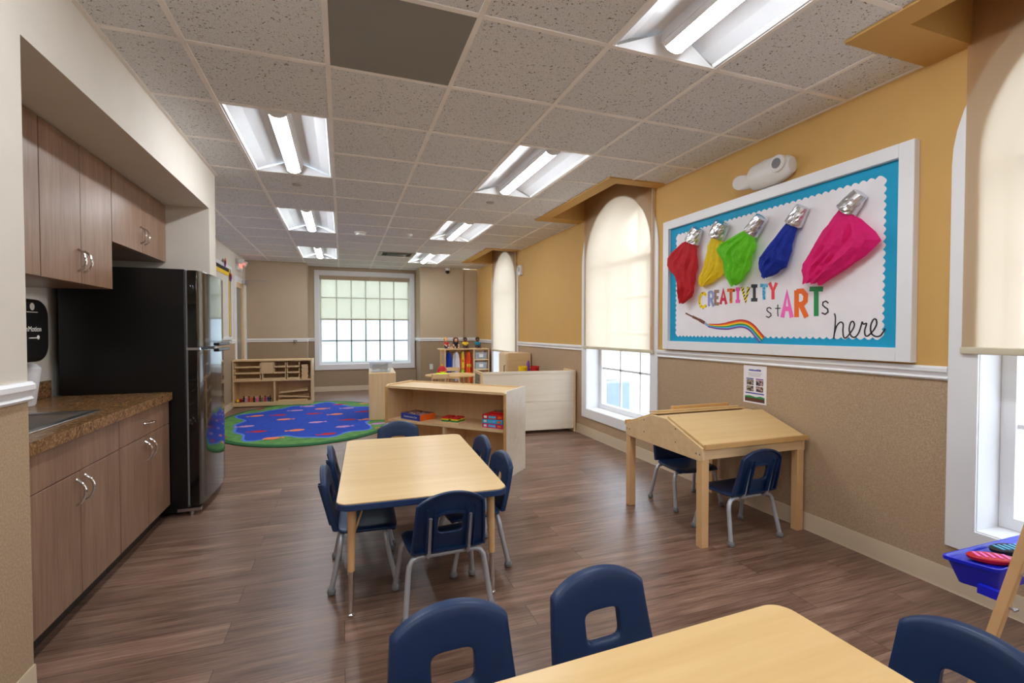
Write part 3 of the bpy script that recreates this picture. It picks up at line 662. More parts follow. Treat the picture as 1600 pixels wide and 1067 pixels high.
t = thing('wall_strobe', 'white alarm strobe high on the yellow wall by the far blind', 'alarm strobe', (XR,7.16,2.21)); m = MB(); m.box(-.05,0,-.055,.055,-.08,.08); m.build('housing', 'white', t, bevel=.006); MB().box(-.07,-.05,-.03,.03,-.02,.05).build('flash_lens', 'binlid', t, bevel=.005)
# emergency light on the yellow wall
t = thing('emergency_light', 'white two-headed emergency light above the bulletin board', 'emergency light', (XR,2.42,2.288))
m = MB(); prof = [(.01,-.17),(.05,-.165),(.075,-.13),(.085,-.03),(.08,.06),(.06,.14),(.045,.165),(.01,.17)]
m.lathe(prof, 24, 0, axes((-.035,0,0),(1,0,0),(0,0,1),(0,-1,0)), .8, 1.12); m.build('body', 'white', t)
m = MB(); m.lathe([(.045,0),(.052,.02),(.05,.05),(.042,.055),(.01,.055)], 20, 0, axes((-.06,.165,-.02),(0,0,1),(.5,-.86,0),(-.86,.5,0))); m.build('lamp_head', 'white', t)
m = MB(); m.lathe([(.05,0),(.056,.02),(.054,.045),(.044,.05),(.01,.05)], 20, 0, axes((-.05,-.10,.02),(0,0,1),(0,-1,0),(-1,0,0))); hd = m.build('lamp_head', 'white', t)
m = MB(); m.lathe([(.032,0),(.032,.004),(.001,.006)], 18, 0, axes((-.1,-.10,.02),(0,0,1),(0,-1,0),(-1,0,0))); m.build('lens', 'gasket', hd)
# ------------------------------------------------------------------ bulletin board
by0, by1, bz0b, bz1b = 1.568, 3.53, 1.077, 2.19
t = thing('bulletin_board', 'large white framed board with turquoise scalloped border reading Creativity Starts Here', 'bulletin board', (XR,(by0+by1)/2,bz0b)); bcy = (by0+by1)/2; bh = (by1-by0)/2; bH = bz1b-bz0b; fw = .072
L = lambda y, z: (y-bcy, z-bz0b)
m = MB(); m.box(-.045,0,-bh,-bh+fw,0,bH); m.box(-.045,0,bh-fw,bh,0,bH); m.box(-.045,0,-bh+fw,bh-fw,0,fw); m.box(-.045,0,-bh+fw,bh-fw,bH-fw,bH); m.build('frame', 'trim', t, bevel=.003)
m = MB(); m.box(-.016,-.002,-bh+fw,bh-fw,fw,bH-fw); m.build('border', 'turq', t)
pb = fw+.085; x0, x1, z0, z1 = -bh+pb, bh-pb, pb-.032, bH-pb+.015; pts = []
def scal(p, q, nrm, n):
    out = []
    for k in range(n):
        for j in range(6):
            u = (k+j/6)/n; a = .014*abs(sin(pi*j/6)); out.append((p[0]+(q[0]-p[0])*u+nrm[0]*a, p[1]+(q[1]-p[1])*u+nrm[1]*a))
    return out
pts = scal((x0,z0),(x1,z0),(0,-1),38)+scal((x1,z0),(x1,z1),(1,0),20)+scal((x1,z1),(x0,z1),(0,1),38)+scal((x0,z1),(x0,z0),(-1,0),20)
m = MB(); m.prism(pts, 'x', -.0185, -.016); m.build('white_paper', 'boardpaper', t, smooth=False)
def ribbon(m, pts, w, x, mi=0, th=.0015):
    """flat hand-cut stroke of width w along points (y, z) on the board"""
    P = [Vector((a,b)) for a, b in pts]; n = len(P); Lf = []; Rt = []
    for i in range(n):
        d0 = (P[i]-P[i-1]).normalized() if i else (P[1]-P[0]).normalized(); d1 = (P[i+1]-P[i]).normalized() if i < n-1 else d0
        d = d0+d1; d = d.normalized() if d.length > 1e-6 else d0
        k = min(1.6, 1/max(.3, d.dot(d0))); nn = Vector((-d.y, d.x)); Lf.append(P[i]+nn*w/2*k); Rt.append(P[i]-nn*w/2*k)
    for i in range(n-1): m.prism([tuple(Lf[i]),tuple(Lf[i+1]),tuple(Rt[i+1]),tuple(Rt[i])], 'x', x-th, x, mi)
G = {'C': [[(.95,.82),(.7,.98),(.35,.95),(.1,.7),(.05,.4),(.2,.1),(.55,0),(.95,.15)]],
 'R': [[(.1,0),(.1,1)],[(.1,.95),(.6,.97),(.88,.82),(.85,.6),(.6,.48),(.1,.47)],[(.45,.47),(.95,0)]],
 'E': [[(.9,.95),(.12,.95),(.12,.05),(.9,.05)],[(.12,.5),(.75,.5)]], 'A': [[(.05,0),(.5,1),(.95,0)],[(.22,.35),(.78,.35)]],
 'T': [[(.02,.93),(.98,.93)],[(.5,.93),(.5,0)]], 'I': [[(.5,.95),(.5,.05)],[(.1,.95),(.9,.95)],[(.1,.05),(.9,.05)]],
 'V': [[(.05,1),(.5,0),(.95,1)]], 'Y': [[(.05,1),(.5,.5),(.95,1)],[(.5,.5),(.5,0)]],
 's': [[(.9,.85),(.6,1),(.25,.92),(.2,.7),(.45,.55),(.8,.4),(.85,.18),(.5,0),(.08,.12)]], 't': [[(.5,1.05),(.48,.3),(.55,0)],[(.05,.7),(.95,.72)]]}
pats = {'Cy': pattern('dotted_yellow', (30,28,20), (244,212,20), 'dots', 60, .3), 'Rb': pattern('striped_blue', (30,60,160), (220,226,240), 'wave', 34, .62), 'Eb': pattern('brown_zigzag', (120,84,64), (180,150,130), 'wave', 50, .5),
 'Ac': plain('crimson_marker', (206,34,70), .6), 'To': pattern('orange_brown', (92,48,28), (236,104,28), 'noise', 50, .46), 'Ip': plain('pink_marker', (240,90,180), .6), 'Vy': pattern('yellow_black_stripes', (28,26,22), (250,222,30), 'wave', 22, .45), 'Ik': plain('charcoal_marker', (52,54,60), .6), 'Tb': pattern('light_blue_print', (60,150,200), (130,206,238), 'noise', 60, .5), 'Yr': pattern('red_print', (206,28,40), (236,70,80), 'dots', 50, .2)}
def cz(zx, zy, ox, oy, s): return (ox+zx*s, oy+zy*s)
def letter(ch, bx, mat, w, parent, thin=False):
    a, b, c, d = bx
    def q(p):
        u, v = cz(a+(b-a)*p[0], d+(c-d)*p[1], 1080, 420, .225); y, z = on_wall(u, v); return L(y, z)
    m = MB()
    for i, st in enumerate(G[ch]): ribbon(m, [q(p) for p in st], w, -.0188-.0004*i, 0, .0012)
    return m.build('letter', mat, parent, smooth=False)
for ch, bx, mt in (('C',(54,106,168,268),'Cy'),('R',(118,158,158,260),'Rb'),('E',(162,196,152,248),'Eb'),('A',(200,244,147,246),'Ac'),('T',(248,303,142,238),'To'),('I',(304,342,136,230),'Ip'),('V',(350,402,126,226),'Vy'),('I',(410,464,114,220),'Ik'),('T',(476,532,108,214),'Tb'),('Y',(540,594,96,212),'Yr')):
    letter(ch, bx, pats[mt], .024, t)
letter('A', (628,700,165,338), 'pink', .03, t); letter('R', (722,804,148,336), 'orange', .032, t); letter('T', (818,916,126,328), 'green', .03, t)
letter('s', (515,560,268,338), 'ink', .007, t); letter('t', (580,620,252,330), 'ink', .007, t); letter('s', (900,957,224,316), 'ink', .008, t)
here = [[(993,310),(1000,340),(996,420),(988,485)],[(994,446),(1010,395),(1036,370),(1054,384),(1052,430),(1058,474),(1074,478),(1098,452),(1124,414),(1132,384),(1120,364),(1104,378),(1096,424),(1110,466),(1136,474),(1162,444),(1180,390),(1186,370),(1196,384),(1216,380),(1204,424),(1206,458),(1224,466),(1262,430),(1286,385),(1282,352),(1264,352),(1246,392),(1248,444),(1276,468),(1308,466),(1330,442),(1346,414)]]
m = MB()
def smooth_poly(P, n=4):
    out = []
    for i in range(len(P)-1):
        p0, p1, p2, p3 = P[max(i-1,0)], P[i], P[i+1], P[min(i+2,len(P)-1)]
        for k in range(n):
            u = k/n; out.append(tuple(.5*((2*b)+(-a+c)*u+(2*a-5*b+4*c-d)*u*u+(-a+3*b-3*c+d)*u**3) for a, b, c, d in zip(p0,p1,p2,p3)))
    return out+[P[-1]]
for st in here: ribbon(m, smooth_poly([L(*on_wall(*cz(a,b,1080,420,.225))) for a, b in st]), .0075, -.0188)
m.build('script_lettering', 'ink', t, smooth=False)
cl = smooth_poly([(118,393),(180,400),(240,398),(290,388),(335,380),(380,386),(420,410),(455,450),(490,492)], 5)
CLB = [Vector(L(*on_wall(*cz(a,b,1080,420,.225)))) for a, b in cl]
for k, c in enumerate(('red','orange','yel','green','ltblue','purple')):
    m = MB(); P = []
    for i, p in enumerate(CLB):
        d = (CLB[min(i+1,len(CLB)-1)]-CLB[max(i-1,0)]).normalized(); nn = Vector((-d.y, d.x)); wk = .35+.65*min(1, i/12)
        P.append(tuple(p-nn*(2.5-k)*.0098*wk))
    ribbon(m, P, .0104, -.0188-.0002*k, 0, .001); m.build('rainbow_stripe', c, t, smooth=False)
m = MB(); P = [L(*on_wall(*cz(a,b,1030,220,.347))) for a, b in ((118,776),(150,792),(180,806),(204,820),(222,834))]
for i in range(4): ribbon(m, P[i:i+2], (.012,.02,.026,.02)[i], -.019, 0 if i < 3 else 1)
m.build('paintbrush_drawing', [plain('brush_brown', (112,62,48), .6), 'acblue'], t, smooth=False)
# paint-tube decorations: foil cup with tissue paper
def deco(cols, cup, left, right, label, dxo=0, bf=1):
    z = lambda p: on_wall(*cz(p[0],p[1],1030,220,.347), 2.665-dxo)
    tl, tr, bl, br = [z(p) for p in cup]
    top = Vector(((tl[0]+tr[0])/2, (tl[1]+tr[1])/2)); bot = Vector(((bl[0]+br[0])/2, (bl[1]+br[1])/2))
    r0 = (Vector(tl)-Vector(tr)).length/2; r1 = (Vector(bl)-Vector(br)).length/2
    r = thing('paper_paint_tube', label, 'paper decoration', (2.665-dxo, bot.x, bot.y), 0, 'foil and tissue paint tubes on the bulletin board')
    ax = (top-bot); h = ax.length; ax.normalize(); sx = Vector((ax.y, -ax.x))
    T = axes((0,0,0), (0,sx.x,sx.y), (-1,0,0), (0,ax.x,ax.y)); m = MB(); rnd = random.Random(len(label)); prof = [(r1*.94,-.004),(r1,.0),(r1,.012)]+[(r1+(r0-r1)*k/6,.012+(h-.012)*k/6) for k in range(1,7)]+[(r0*.5,h-.004)]; n = 28
    vs = [((rr*(1+.05*rnd.uniform(-1,1)))*cos(2*pi*k/n), min(.9,.85)*(rr*(1+.05*rnd.uniform(-1,1)))*sin(2*pi*k/n), zz) for rr, zz in prof for k in range(n)]
    vs = [(a, max(b, -.030), c) for a, b, c in vs]
    fs = [(i*n+k, i*n+(k+1)%n, (i+1)*n+(k+1)%n, (i+1)*n+k) for i in range(len(prof)-1) for k in range(n)]+[list(range((len(prof)-1)*n, len(prof)*n))]
    m.add(vs, fs, 0, T); m.build('foil_cup', 'foil', r, smooth=False)
    lf = smooth_poly([z(p) for p in left], 6); rt = smooth_poly([z(p) for p in right], 6)
    def samp(P, u):
        ls = [0]
        for a, b in zip(P, P[1:]): ls.append(ls[-1]+(Vector(a)-Vector(b)).length)
        d = u*ls[-1]
        for i in range(len(P)-1):
            if d <= ls[i+1] or i == len(P)-2:
                k = (d-ls[i])/max(1e-9, ls[i+1]-ls[i]); return Vector(P[i]).lerp(Vector(P[i+1]), min(1,k))
    ph = rnd.uniform(0, 6); NU, NV = 15, 11
    tri = lambda w: abs((w % 1)*2-1)*2-1           # sharp pleats
    jit = {(i, j): (rnd.uniform(-1,1), rnd.uniform(-1,1), rnd.uniform(-1,1)) for i in range(NU+1) for j in range(NV+1)}
    def fn(u, v):
        a = samp(lf, v); b = samp(rt, v); i, j = round(u*NU), round(v*NV); q = jit[(i,j)]
        uu = u+(q[0]*.022 if 0 < i < NU else 0); p = a.lerp(b, uu); wd = (b-a).length
        if i in (0, NU) and j > 1: p = p+(b-a)*(q[0]*.05)
        if j == NV: p = p+Vector((q[0]*.01, q[1]*.012))
        bulge = max(0, sin(pi*u))**.5; pl = tri(u*3.2+ph+v*.35)*.6+tri(u*6.4+ph*2-v*.5)*.3
        x = -.004*bf-bf*bulge*(.016+.042*min(1,v*2.4)*(1-.3*v))-bf*bulge*min(1,v*3)*min(1,wd/.2)*(.020*pl+.010*q[2])+(.012 if bf < 1 else 0)*v
        return (x, p.x-bot.x, p.y-bot.y)
    m = MB(); m.grid(fn, NU, NV)
    o = m.build('tissue_paper', tissue('tissue_'+cols[0], cols[1]), r, smooth=False)
    q = o.modifiers.new('Subdivision', 'SUBSURF'); q.subdivision_type = 'SIMPLE'; q.levels = q.render_levels = 1
deco(('red',(206,34,46)), ((155,390),(190,400),(124,448),(174,463)), [(128,448),(92,470),(38,540),(52,580),(80,612),(90,680),(108,728)], [(166,462),(178,530),(168,600),(160,645),(162,682),(116,733)], 'red tissue paint tube with foil cup, leftmost on the board')
deco(('yellow',(246,214,30)), ((262,360),(312,378),(230,425),(288,441)), [(238,432),(217,480),(199,560),(176,612),(172,642),(190,655)], [(282,440),(290,500),(298,565),(280,600),(240,635),(200,655)], 'yellow tissue paint tube with foil cup', 0, .42)
deco(('green',(112,214,30)), ((440,335),(482,355),(388,400),(440,425)), [(394,400),(330,432),(262,480),(296,545),(300,600),(328,640),(346,652)], [(432,425),(436,480),(420,540),(400,590),(380,630),(352,652)], 'lime green tissue paint tube with foil cup', .014)
deco(('blue',(20,52,168)), ((622,288),(672,305),(574,360),(634,390)), [(578,366),(530,430),(470,510),(455,540),(462,580),(486,615)], [(628,388),(605,450),(588,540),(570,568),(520,605),(492,618)], 'dark blue tissue paint tube with foil cup')
deco(('pink',(236,24,124)), ((880,222),(935,250),(804,295),(880,335)), [(812,310),(760,380),(690,490),(648,565),(655,610),(655,648)], [(876,335),(940,370),(990,450),(960,490),(880,560),(740,645)], 'large hot pink tissue paint tube with foil cup, rightmost')
# safety poster under the rail
t = thing('wall_poster', 'small laminated poster under the chair rail above the desk', 'poster', (XR-.001,2.56,.861)); hw, hh = .098, .132
m = MB(); m.box(-.002,0,-hw,hw,-hh,hh); m.build('sheet', 'boardpaper', t)
m = MB(); m.box(-.0026,-.002,-hw*.86,hw*.86,-hh*.92,-hh*.72); m.build('soil_band', 'soil', t); m = MB(); m.prism([(-hw*.86,-hh*.72),(-hw*.86,-hh*.64),(-hw*.5,-hh*.60),(-hw*.1,-hh*.66),(hw*.4,-hh*.60),(hw*.86,-hh*.64),(hw*.86,-hh*.72)], 'x', -.0026, -.002); m.build('grass_band', 'green', t)
m = MB(); m.box(-.0026,-.002,-hw*.8,hw*.8,-hh*.5,-hh*.44); m.box(-.0026,-.002,.01,hw*.74,.036,.043); m.build('blue_bar', 'bluebox', t)
MB().box(-.0026,-.002,-hw*.74,-.01,.036,.043).build('purple_bar', 'purple', t)
for k, (y, z, mt) in enumerate(((.04,.014,'photo1'),(.04,-.03,'photo1'),(-.042,.014,'photo2'),(-.042,-.03,'photo2'))): MB().box(-.0026,-.002,y-.03,y+.03,z-.019,z+.019).build('picture', mt, t)
m = MB(); rnd = random.Random(4)
for k in range(9): y = .05-k*.0115; m.box(-.0026,-.002,y-.009,y,.094,.094+.010+rnd.random()*.004)
m.build('title', 'bluebox', t); m = MB()
for r in range(3): m.box(-.0026,-.002,-.06+.008*r,.06-.006*r,.078-r*.010,.0795-r*.010)
m.build('small_print', 'ink', t)
# ------------------------------------------------------------------ chairs
def make_chair():
    t = thing('school_chair', '', 'chair', (0,0,0), 0, 'navy plastic school chairs')
    ZSEAT, TOP = .285, .573
    # backrest: ring between outer outline and rounded handle hole, recessed rear face
    nb = 56; hc = .142   # hole centre above bottom edge
    Hb = TOP-ZSEAT-.0
    def outer(th):
        # polar march to an arched trapezoid
        dx, dz = cos(th), sin(th); best = 9
        # bottom
        if dz < -1e-6: best = min(best, (hc-.008)/-dz)
        # slanted sides  x = .163-.062*z
        for s in (-1,1):
            den = s*dx+.075*dz
            if den > 1e-6: best = min(best, (.166-.075*hc)/den)
        # elliptical arch: centre z=.205-hc, semi axes .165, Hb-.205
        cz_, ax_, az_ = .16-hc, .182, Hb-.16
        A = dx*dx/ax_**2+dz*dz/az_**2; B = -2*dz*cz_/az_**2; C = cz_**2/az_**2-1; disc_ = B*B-4*A*C
        if disc_ > 0:
            r = (-B+sqrt(disc_))/(2*A)
            if dz*r > cz_: best = min(best, r)
        return (dx*best, dz*best)
    def inner(th):
        dx, dz = cos(th), sin(th); a, b = .055, .041; k = 5
        r = (abs(dx/a)**k+abs(dz/b)**k)**(-1/k); return (dx*r, dz*r)
    def bend(x, z, d):
        # d: depth toward rear; local z from back bottom
        zz = z/Hb; y = -.128-.062*zz-.006*sin(pi*zz)+.22*x*x*(1-.2*zz)-d*.97
        return (x, y, ZSEAT-.012+z*.985+d*.1)
    loops = []
    def loop(k_in, depth):  # k_in: 0 outer .. 1 inner
        L_ = []
        for i in range(nb):
            th = 2*pi*i/nb; o = outer(th); n = inner(th); x = o[0]+(n[0]-o[0])*k_in; z = o[1]+(n[1]-o[1])*k_in
            L_.append(bend(x, z+hc, depth))
        return L_
    seq = [(.97,.0),(.9,-.001),(.6,0),(.3,0),(.1,.001),(.03,.004),(0,.010),(0,.026),(.03,.030),(.10,.030),(.13,.014),(.35,.012),(.6,.012),(.84,.012),(.86,.024),(.97,.024),(1.0,.02),(1.0,.004),(.97,.0)]
    m = MB(); vs = []; fs = []
    for k, d in seq[:-1]: vs += loop(k, d)
    ns = len(seq)-1
    for i in range(ns):
        for j in range(nb): fs.append((i*nb+j, i*nb+(j+1)%nb, ((i+1)%ns)*nb+(j+1)%nb, ((i+1)%ns)*nb+j))
    # ribs holding the uprights
    m.add(vs, fs)
    for s in (-1,1):
        for dx in (-.016,.016):
            a = s*.088+dx; m.add([(a+e, -.150-.060*k+.22*a*a-dd, ZSEAT-.0+k*.21) for e in (-.002,.002) for k, dd in ((.05,0),(1,.0),(1,.016),(.05,.022))], [(0,1,2,3),(4,7,6,5),(0,4,5,1),(1,5,6,2),(2,6,7,3),(3,7,4,0)])
    m.build('backrest', 'navy', t)
    # seat pan: rounded square, dished, waterfall front
    def seat(u, v):
        a = 2*u-1; b = 2*v-1; k = .14
        x = a*.166*(1-k*abs(b)**6*.6)*(1-.04*(b+1)/2*-1); y = .006+b*.142*(1-k*abs(a)**6*.5)
        z = ZSEAT-.008*(1-a*a)*(1-b*b)+.004*a*a
        if v > .8: z -= .016*((v-.8)/.2)**2
        if abs(a) > .8: z -= .010*((abs(a)-.8)/.2)**2
        return (x, y, z)
    m = MB(); m.grid(seat, 20, 20); o = m.build('seat', 'navy', t); q = o.modifiers.new('Solidify', 'SOLIDIFY'); q.thickness = .014; q.offset = -1
    q = o.modifiers.new('Bevel', 'BEVEL'); q.width = .004; q.segments = 2; q.limit_method = 'ANGLE'; q.angle_limit = radians(50)
    def arc_leg(s, yt, yf, xt=.1, xf=.19):
        return [(s*xt,yt,.257),(s*(xt+.03),yt,.256),(s*(xt+.052),yt+(yf-yt)*.05,.247),(s*(xt+.066),yt+(yf-yt)*.12,.225),(s*(xt+.071),yt+(yf-yt)*.2,.195),(s*xf,yf,.022)]
    for s in (-1,1):
        for yt, yf in ((-.115,-.16),(.085,.135)):
            m = MB(); m.tube(arc_leg(s,yt,yf), .0122, 12); lg = m.build('leg', 'silver', t)
            m = MB(); m.lathe([(.008,0),(.017,.004),(.02,.014),(.018,.024),(.012,.032),(.004,.033)], 14, 0, Matrix.Translation((s*.19,yf,0))); m.build('foot_glide', 'gasket', lg)
    for yt in (-.115,.085):
        m = MB(); m.tube([(-.1,yt,.257),(.1,yt,.257)], .0105, 10); m.build('cross_tube', 'silver', t)
    for s in (-1,1):
        m = MB(); m.tube([(s*.086,-.115,.257),(s*.088,-.140,.262),(s*.088,-.157,.29),(s*.088,-.178,.39),(s*.088,-.19,.445)], .0085, 8); m.build('upright', 'silver', t)
        m = MB(); m.tube([(s*.088,-.1,.262),(s*.088,.09,.262)], .009, 8); m.build('side_rail', 'silver', t)
    return t
ch = make_chair()
CH = [((.425,2.175), 2, 'navy chair with its back to the camera at the near end of the middle table'),
 ((.11,2.545), -92, 'nearer navy chair on the left long side of the middle table'),
 ((.13,2.985), -90, 'farther navy chair on the left long side of the middle table'),
 ((.645,2.52), 92, 'nearer navy chair on the right long side of the middle table'),
 ((.655,2.955), 91, 'farther navy chair on the right long side of the middle table'),
 ((.38,3.44), 177, 'navy chair at the far end of the middle table, before the low bookcase'),
 ((2.275,2.285), 1, 'navy chair with its back to the camera under the sloped desk'),
 ((2.33,2.79), 178, 'navy chair on the far side of the sloped desk, seen between its legs'),
 ((.255,.955), 182, 'navy chair at the bottom left, far side of the front table'),
 ((.69,.985), 183, 'navy chair with its hole showing floor, right neighbour at the front table far side'),
 ((1.145,.63), 94, 'navy chair at the bottom right corner, below the easel')]
for i, ((x, y), a, lb) in enumerate(CH):
    o = ch if i == 0 else copy_tree(ch)
    o.location = (x,y,0); o.rotation_euler = (0,0,radians(a)); o['label'] = lb
# ------------------------------------------------------------------ activity tables
TH = .52
def table(loc, rz, hx, hy, label, iy=.085):
    t = thing('activity_table', label, 'table', loc, rz, 'activity tables'); m = MB()
    m.prism(rrect(-hx+.004,hx-.004,-hy+.004,hy-.004,.05,8), 'z', TH-.004, TH); m.build('tabletop', 'maple', t)
    m = MB(); m.prism(rrect(-hx,hx,-hy,hy,.055,8), 'z', TH-.032, TH-.0045); m.build('edge_band', 'navyedge', t, bevel=.003)
    for sx in (-1,1):
        for sy in (-1,1):
            x = sx*(hx-.065); y = sy*(hy-iy); m = MB(); m.tube([(x,y,TH-.033),(x+sx*.006,y,.2)], [.019,.0155], 14); lg = m.build('leg', 'dowel', t)
            m = MB(); m.tube([(x+sx*.006,y,.2),(x+sx*.010,y,.018)], .0115, 12); m.lathe([(.010,0),(.014,.004),(.014,.012),(.008,.018)], 12, 0, Matrix.Translation((x+sx*.010,y,0))); m.build('leg_insert', 'chrome', lg)
            m = MB(); m.tube([(x,y,TH-.18),(x-sx*.06,y-sy*.09,TH-.033)] if hx < hy else [(x,y,TH-.18),(x-sx*.09,y-sy*.06,TH-.033)], .005, 6); m.build('brace', 'dowel', t)
    return t
table((.365,2.655,0), radians(-2.6), .372, .607, 'maple topped table with navy edge at mid room, set with six navy chairs')
table((.492,.55,0), radians(1.9), .605, .37, 'maple topped table cut by the bottom edge of the photo', .05)
# ------------------------------------------------------------------ sloped two-sided desk
dx0, dx1, dy0, dy1 = 1.905, 2.69, 2.15, 2.92
t = thing('slant_desk', 'birch two-sided sloped drawing desk against the right wall', 'desk', (dx0,dy0,0)); W = dx1-dx0; Dp = dy1-dy0
prof = [(.0,.50),(0,.572),(.318,.688),(.47,.688),(Dp,.575),(Dp,.50),(Dp-.03,.495),(.03,.495)]
for x in (0, W-.022): m = MB(); m.prism(prof, 'x', x, x+.022); m.build('side_panel', 'birch', t, bevel=.003)
for y in (.004,Dp-.026): m = MB(); m.box(.023,W-.023,y,y+.022,.505,.572); m.build('apron', 'birch', t, bevel=.002)
def slope(y0,z0,y1,z1,x0,x1,th,name,mat):
    m = MB(); d = Vector((y1-y0,z1-z0)).normalized(); n = Vector((-d.y,d.x))
    if n.y < 0: n = -n
    m.prism([(y0,z0),(y1,z1),(y1+n.x*th,z1+n.y*th),(y0+n.x*th,z0+n.y*th)], 'x', x0, x1); return m.build(name, mat, t, bevel=.002)
slope(-.004,.574,.325,.691,.012,W+.0,.014,'drawing_board','maple')
m = MB(); m.box(.004,W+.004,-.020,-.006,.566,.598); m.build('pencil_ledge', 'edge', t, bevel=.003)
slope(Dp+.002,.577,.463,.690,.008,W-.0,.012,'drawing_board','maple')
m = MB(); m.box(.004,W-.004,Dp+.0,Dp+.018,.565,.602); m.build('pencil_ledge', 'edge', t, bevel=.003)
slope(.58,.682,.47,.702,.06,W-.05,.010,'raised_flap','maple')
m = MB(); m.box(.26,W-.03,.585,.61,.682,.712); m.build('flap_ledge', 'edge', t, bevel=.003)
m = MB(); m.box(.03,W-.03,.34,.45,.676,.684); m.build('ridge_tray', 'birch', t)
for x in (.002, W-.052):
    for y in (.004, Dp-.05): m = MB(); m.box(x,x+.05,y+(.0),y+.046,0,.505); m.build('leg', 'dowel', t, bevel=.003)
m = MB()
for y, z in ((.02,.535),(.05,.535),(.23,.64),(.23,.56),(.55,.64),(.55,.56),(.72,.545),(.75,.545)): m.lathe([(.005,0),(.005,.002),(.001,.003)], 10, 0, axes((0,y,z),(0,0,1),(0,-1,0),(-1,0,0)))
m.build('bolts', 'gasket', t)
# ------------------------------------------------------------------ low bookcase and its games
FRx, FRy, BL_, BD, BH = 1.27, 3.70, 1.26, .39, .738
t = thing('low_bookcase', 'low open birch bookcase holding board games at mid room', 'bookcase', (FRx,FRy,0), radians(135)); 
# local x runs from the right front corner to the left end, local -y is into depth
m = MB(); side = [(0,0),(-BD,0),(-BD,BH+.004),(-BD+.1,BH+.004),(-.02,BH-.0),(0,BH-.02)]
for x, mt in ((0,'birchpale'),(BL_-.022,'birchz')): m = MB(); m.prism([(y,z) for y,z in side], 'x', x, x+.022); m.build('side_panel', mt, t, bevel=.002)
m = MB(); m.box(.022,BL_-.022,-BD+.012,-.004,BH-.034,BH-.012); m.build('top', 'birch', t)
m = MB(); m.box(.022,BL_-.022,-BD+.012,-.012,.388,.41); m.build('shelf', 'birch', t)
m = MB(); m.box(.022,BL_-.022,-BD+.012,-.012,.04,.062); m.box(.022,BL_-.022,-.03,-.012,0,.04); m.build('bottom_shelf', 'birch', t)
m = MB(); m.box(.022,BL_-.022,-BD,-BD+.012,0,BH-.0); m.build('back_panel', 'birchz', t)
m = MB(); m.box(BL_/2-.011,BL_/2+.011,-BD+.012,-.02,.062,.388); m.build('divider', 'birchz', t)
for x in (0,BL_-.022): m = MB(); m.box(x,x+.022,.0005,.010,.0,BH-.02); m.build('edge_trim', 'edge', t)
BM = Matrix.Translation((FRx,FRy,0)) @ Matrix.Rotation(radians(135), 4, 'Z')
def inbook(x, y, z): return tuple(BM @ Vector((x,y,z)))
R135 = radians(135)
def gamebox(x, y, z, w, d, h, mats, label, title, rz=0, group=None, size=.03, mat_t='white', off=0):
    t = thing('game_box', label, 'board game', inbook(x,y,z), R135+radians(180)+rz, group)
    # local -y faces the shelf front
    m = MB(); m.box(-w/2,w/2,-d/2,d/2,0,h); m.m[2] = 0; m.m[1] = 1
    m.m = [1,1,0,0,2,2]; m.build('box', mats, t, bevel=.002)
    if title:
        m = text_mb(title, size, axes((off,-d/2-.0006,h*.5),(1,0,0),(0,0,1),(0,-1,0))); m.build('lettering', mat_t, t)
    else:
        m = MB()
        for k, (a, b) in enumerate(((-.42,-.28),(-.2,.15),(.24,.42))): m.box(w*a,w*b,-d/2-.001,-d/2,h*.25,h*.75,[0,1,2][k])
        m.build('printed_strip', ['white','ltblue','orange'], t)
    return t
gamebox(1.005, -.155, .4105, .265, .19, .057, ['bluebox','photo2','orange'], 'flat blue box reading Construction Set on the bookcase shelf', 'Construction Set', radians(-12), None, .026)
gz = .4105
for lb, mt in (('magenta game box at the bottom of the stack of three','magenta'),('cyan game box in the middle of the stack of three','cyan'),('red game box on top of the stack of three','red')):
    gamebox(.155, -.13, gz, .2, .16, .037, [mt,mt,mt], lb, None, radians(random.uniform(-3,3)), 'board games stacked on the bookcase shelf'); gz += .0375
t = thing('game_box', 'thin red box lying at the back on the stack of games', 'board game', inbook(.135,-.165,gz), R135+pi, 'board games stacked on the bookcase shelf'); MB().box(-.075,.075,-.05,.05,0,.016).build('box', 'red', t, bevel=.002); MB().box(-.06,.06,-.04,.04,.016,.0165).build('printed_top', 'photo1', t)
t = thing('stacking_toy', 'wooden board with coloured layered blocks in the middle of the bookcase shelf', 'toy', inbook(.6,-.13,.4105), R135+pi); MB().box(-.1,.1,-.07,.07,0,.014).build('base_board', 'birch', t, bevel=.002)
for ix in (-1,1):
    for iy in (-1,1):
        for k, c in enumerate(('green','yel','red')): MB().box(ix*.05-.036,ix*.05+.036,iy*.035-.026,iy*.035+.026,.0142+k*.0135,.0142+k*.0135+.013).build('block', c, t, bevel=.003)
# ------------------------------------------------------------------ right low cabinet with pale back
t = thing('storage_cabinet', 'birch storage cabinet turned back-first against the right wall', 'cabinet', (1.515,5.335,0), radians(-4.4)); W = 1.19; H = .755
m = MB(); m.box(.022,W-.022,0,.012,.04,.385); m.box(.022,W-.022,0,.012,.392,H-.03); m.build('back_panel', 'birchpale', t, bevel=.002)
for x in (0,W-.022): m = MB(); m.prism([(-.006,0),(.36,0),(.36,H-.02),(.34,H),(-.006,H)], 'x', x, x+.022); m.build('side_panel', 'birch', t, bevel=.002)
m = MB(); m.box(.022,W-.022,.012,.34,H-.05,H-.028); m.build('top', 'birch', t)
m = MB(); m.box(.022,W-.022,.012,.34,.06,.082); m.box(.022,W-.022,.012,.34,.40,.422); m.build('shelf', 'birch', t)
m = MB(); m.box(.022,W-.022,-.006,.002,H-.03,H); m.box(.022,W-.022,-.004,.002,.385,.392); m.build('trim_strip', 'birchpale', t)
m = MB(); m.box(-.003,-.0005,.06,.33,.45,.72); m.build('printed_chart', 'photo1', t)
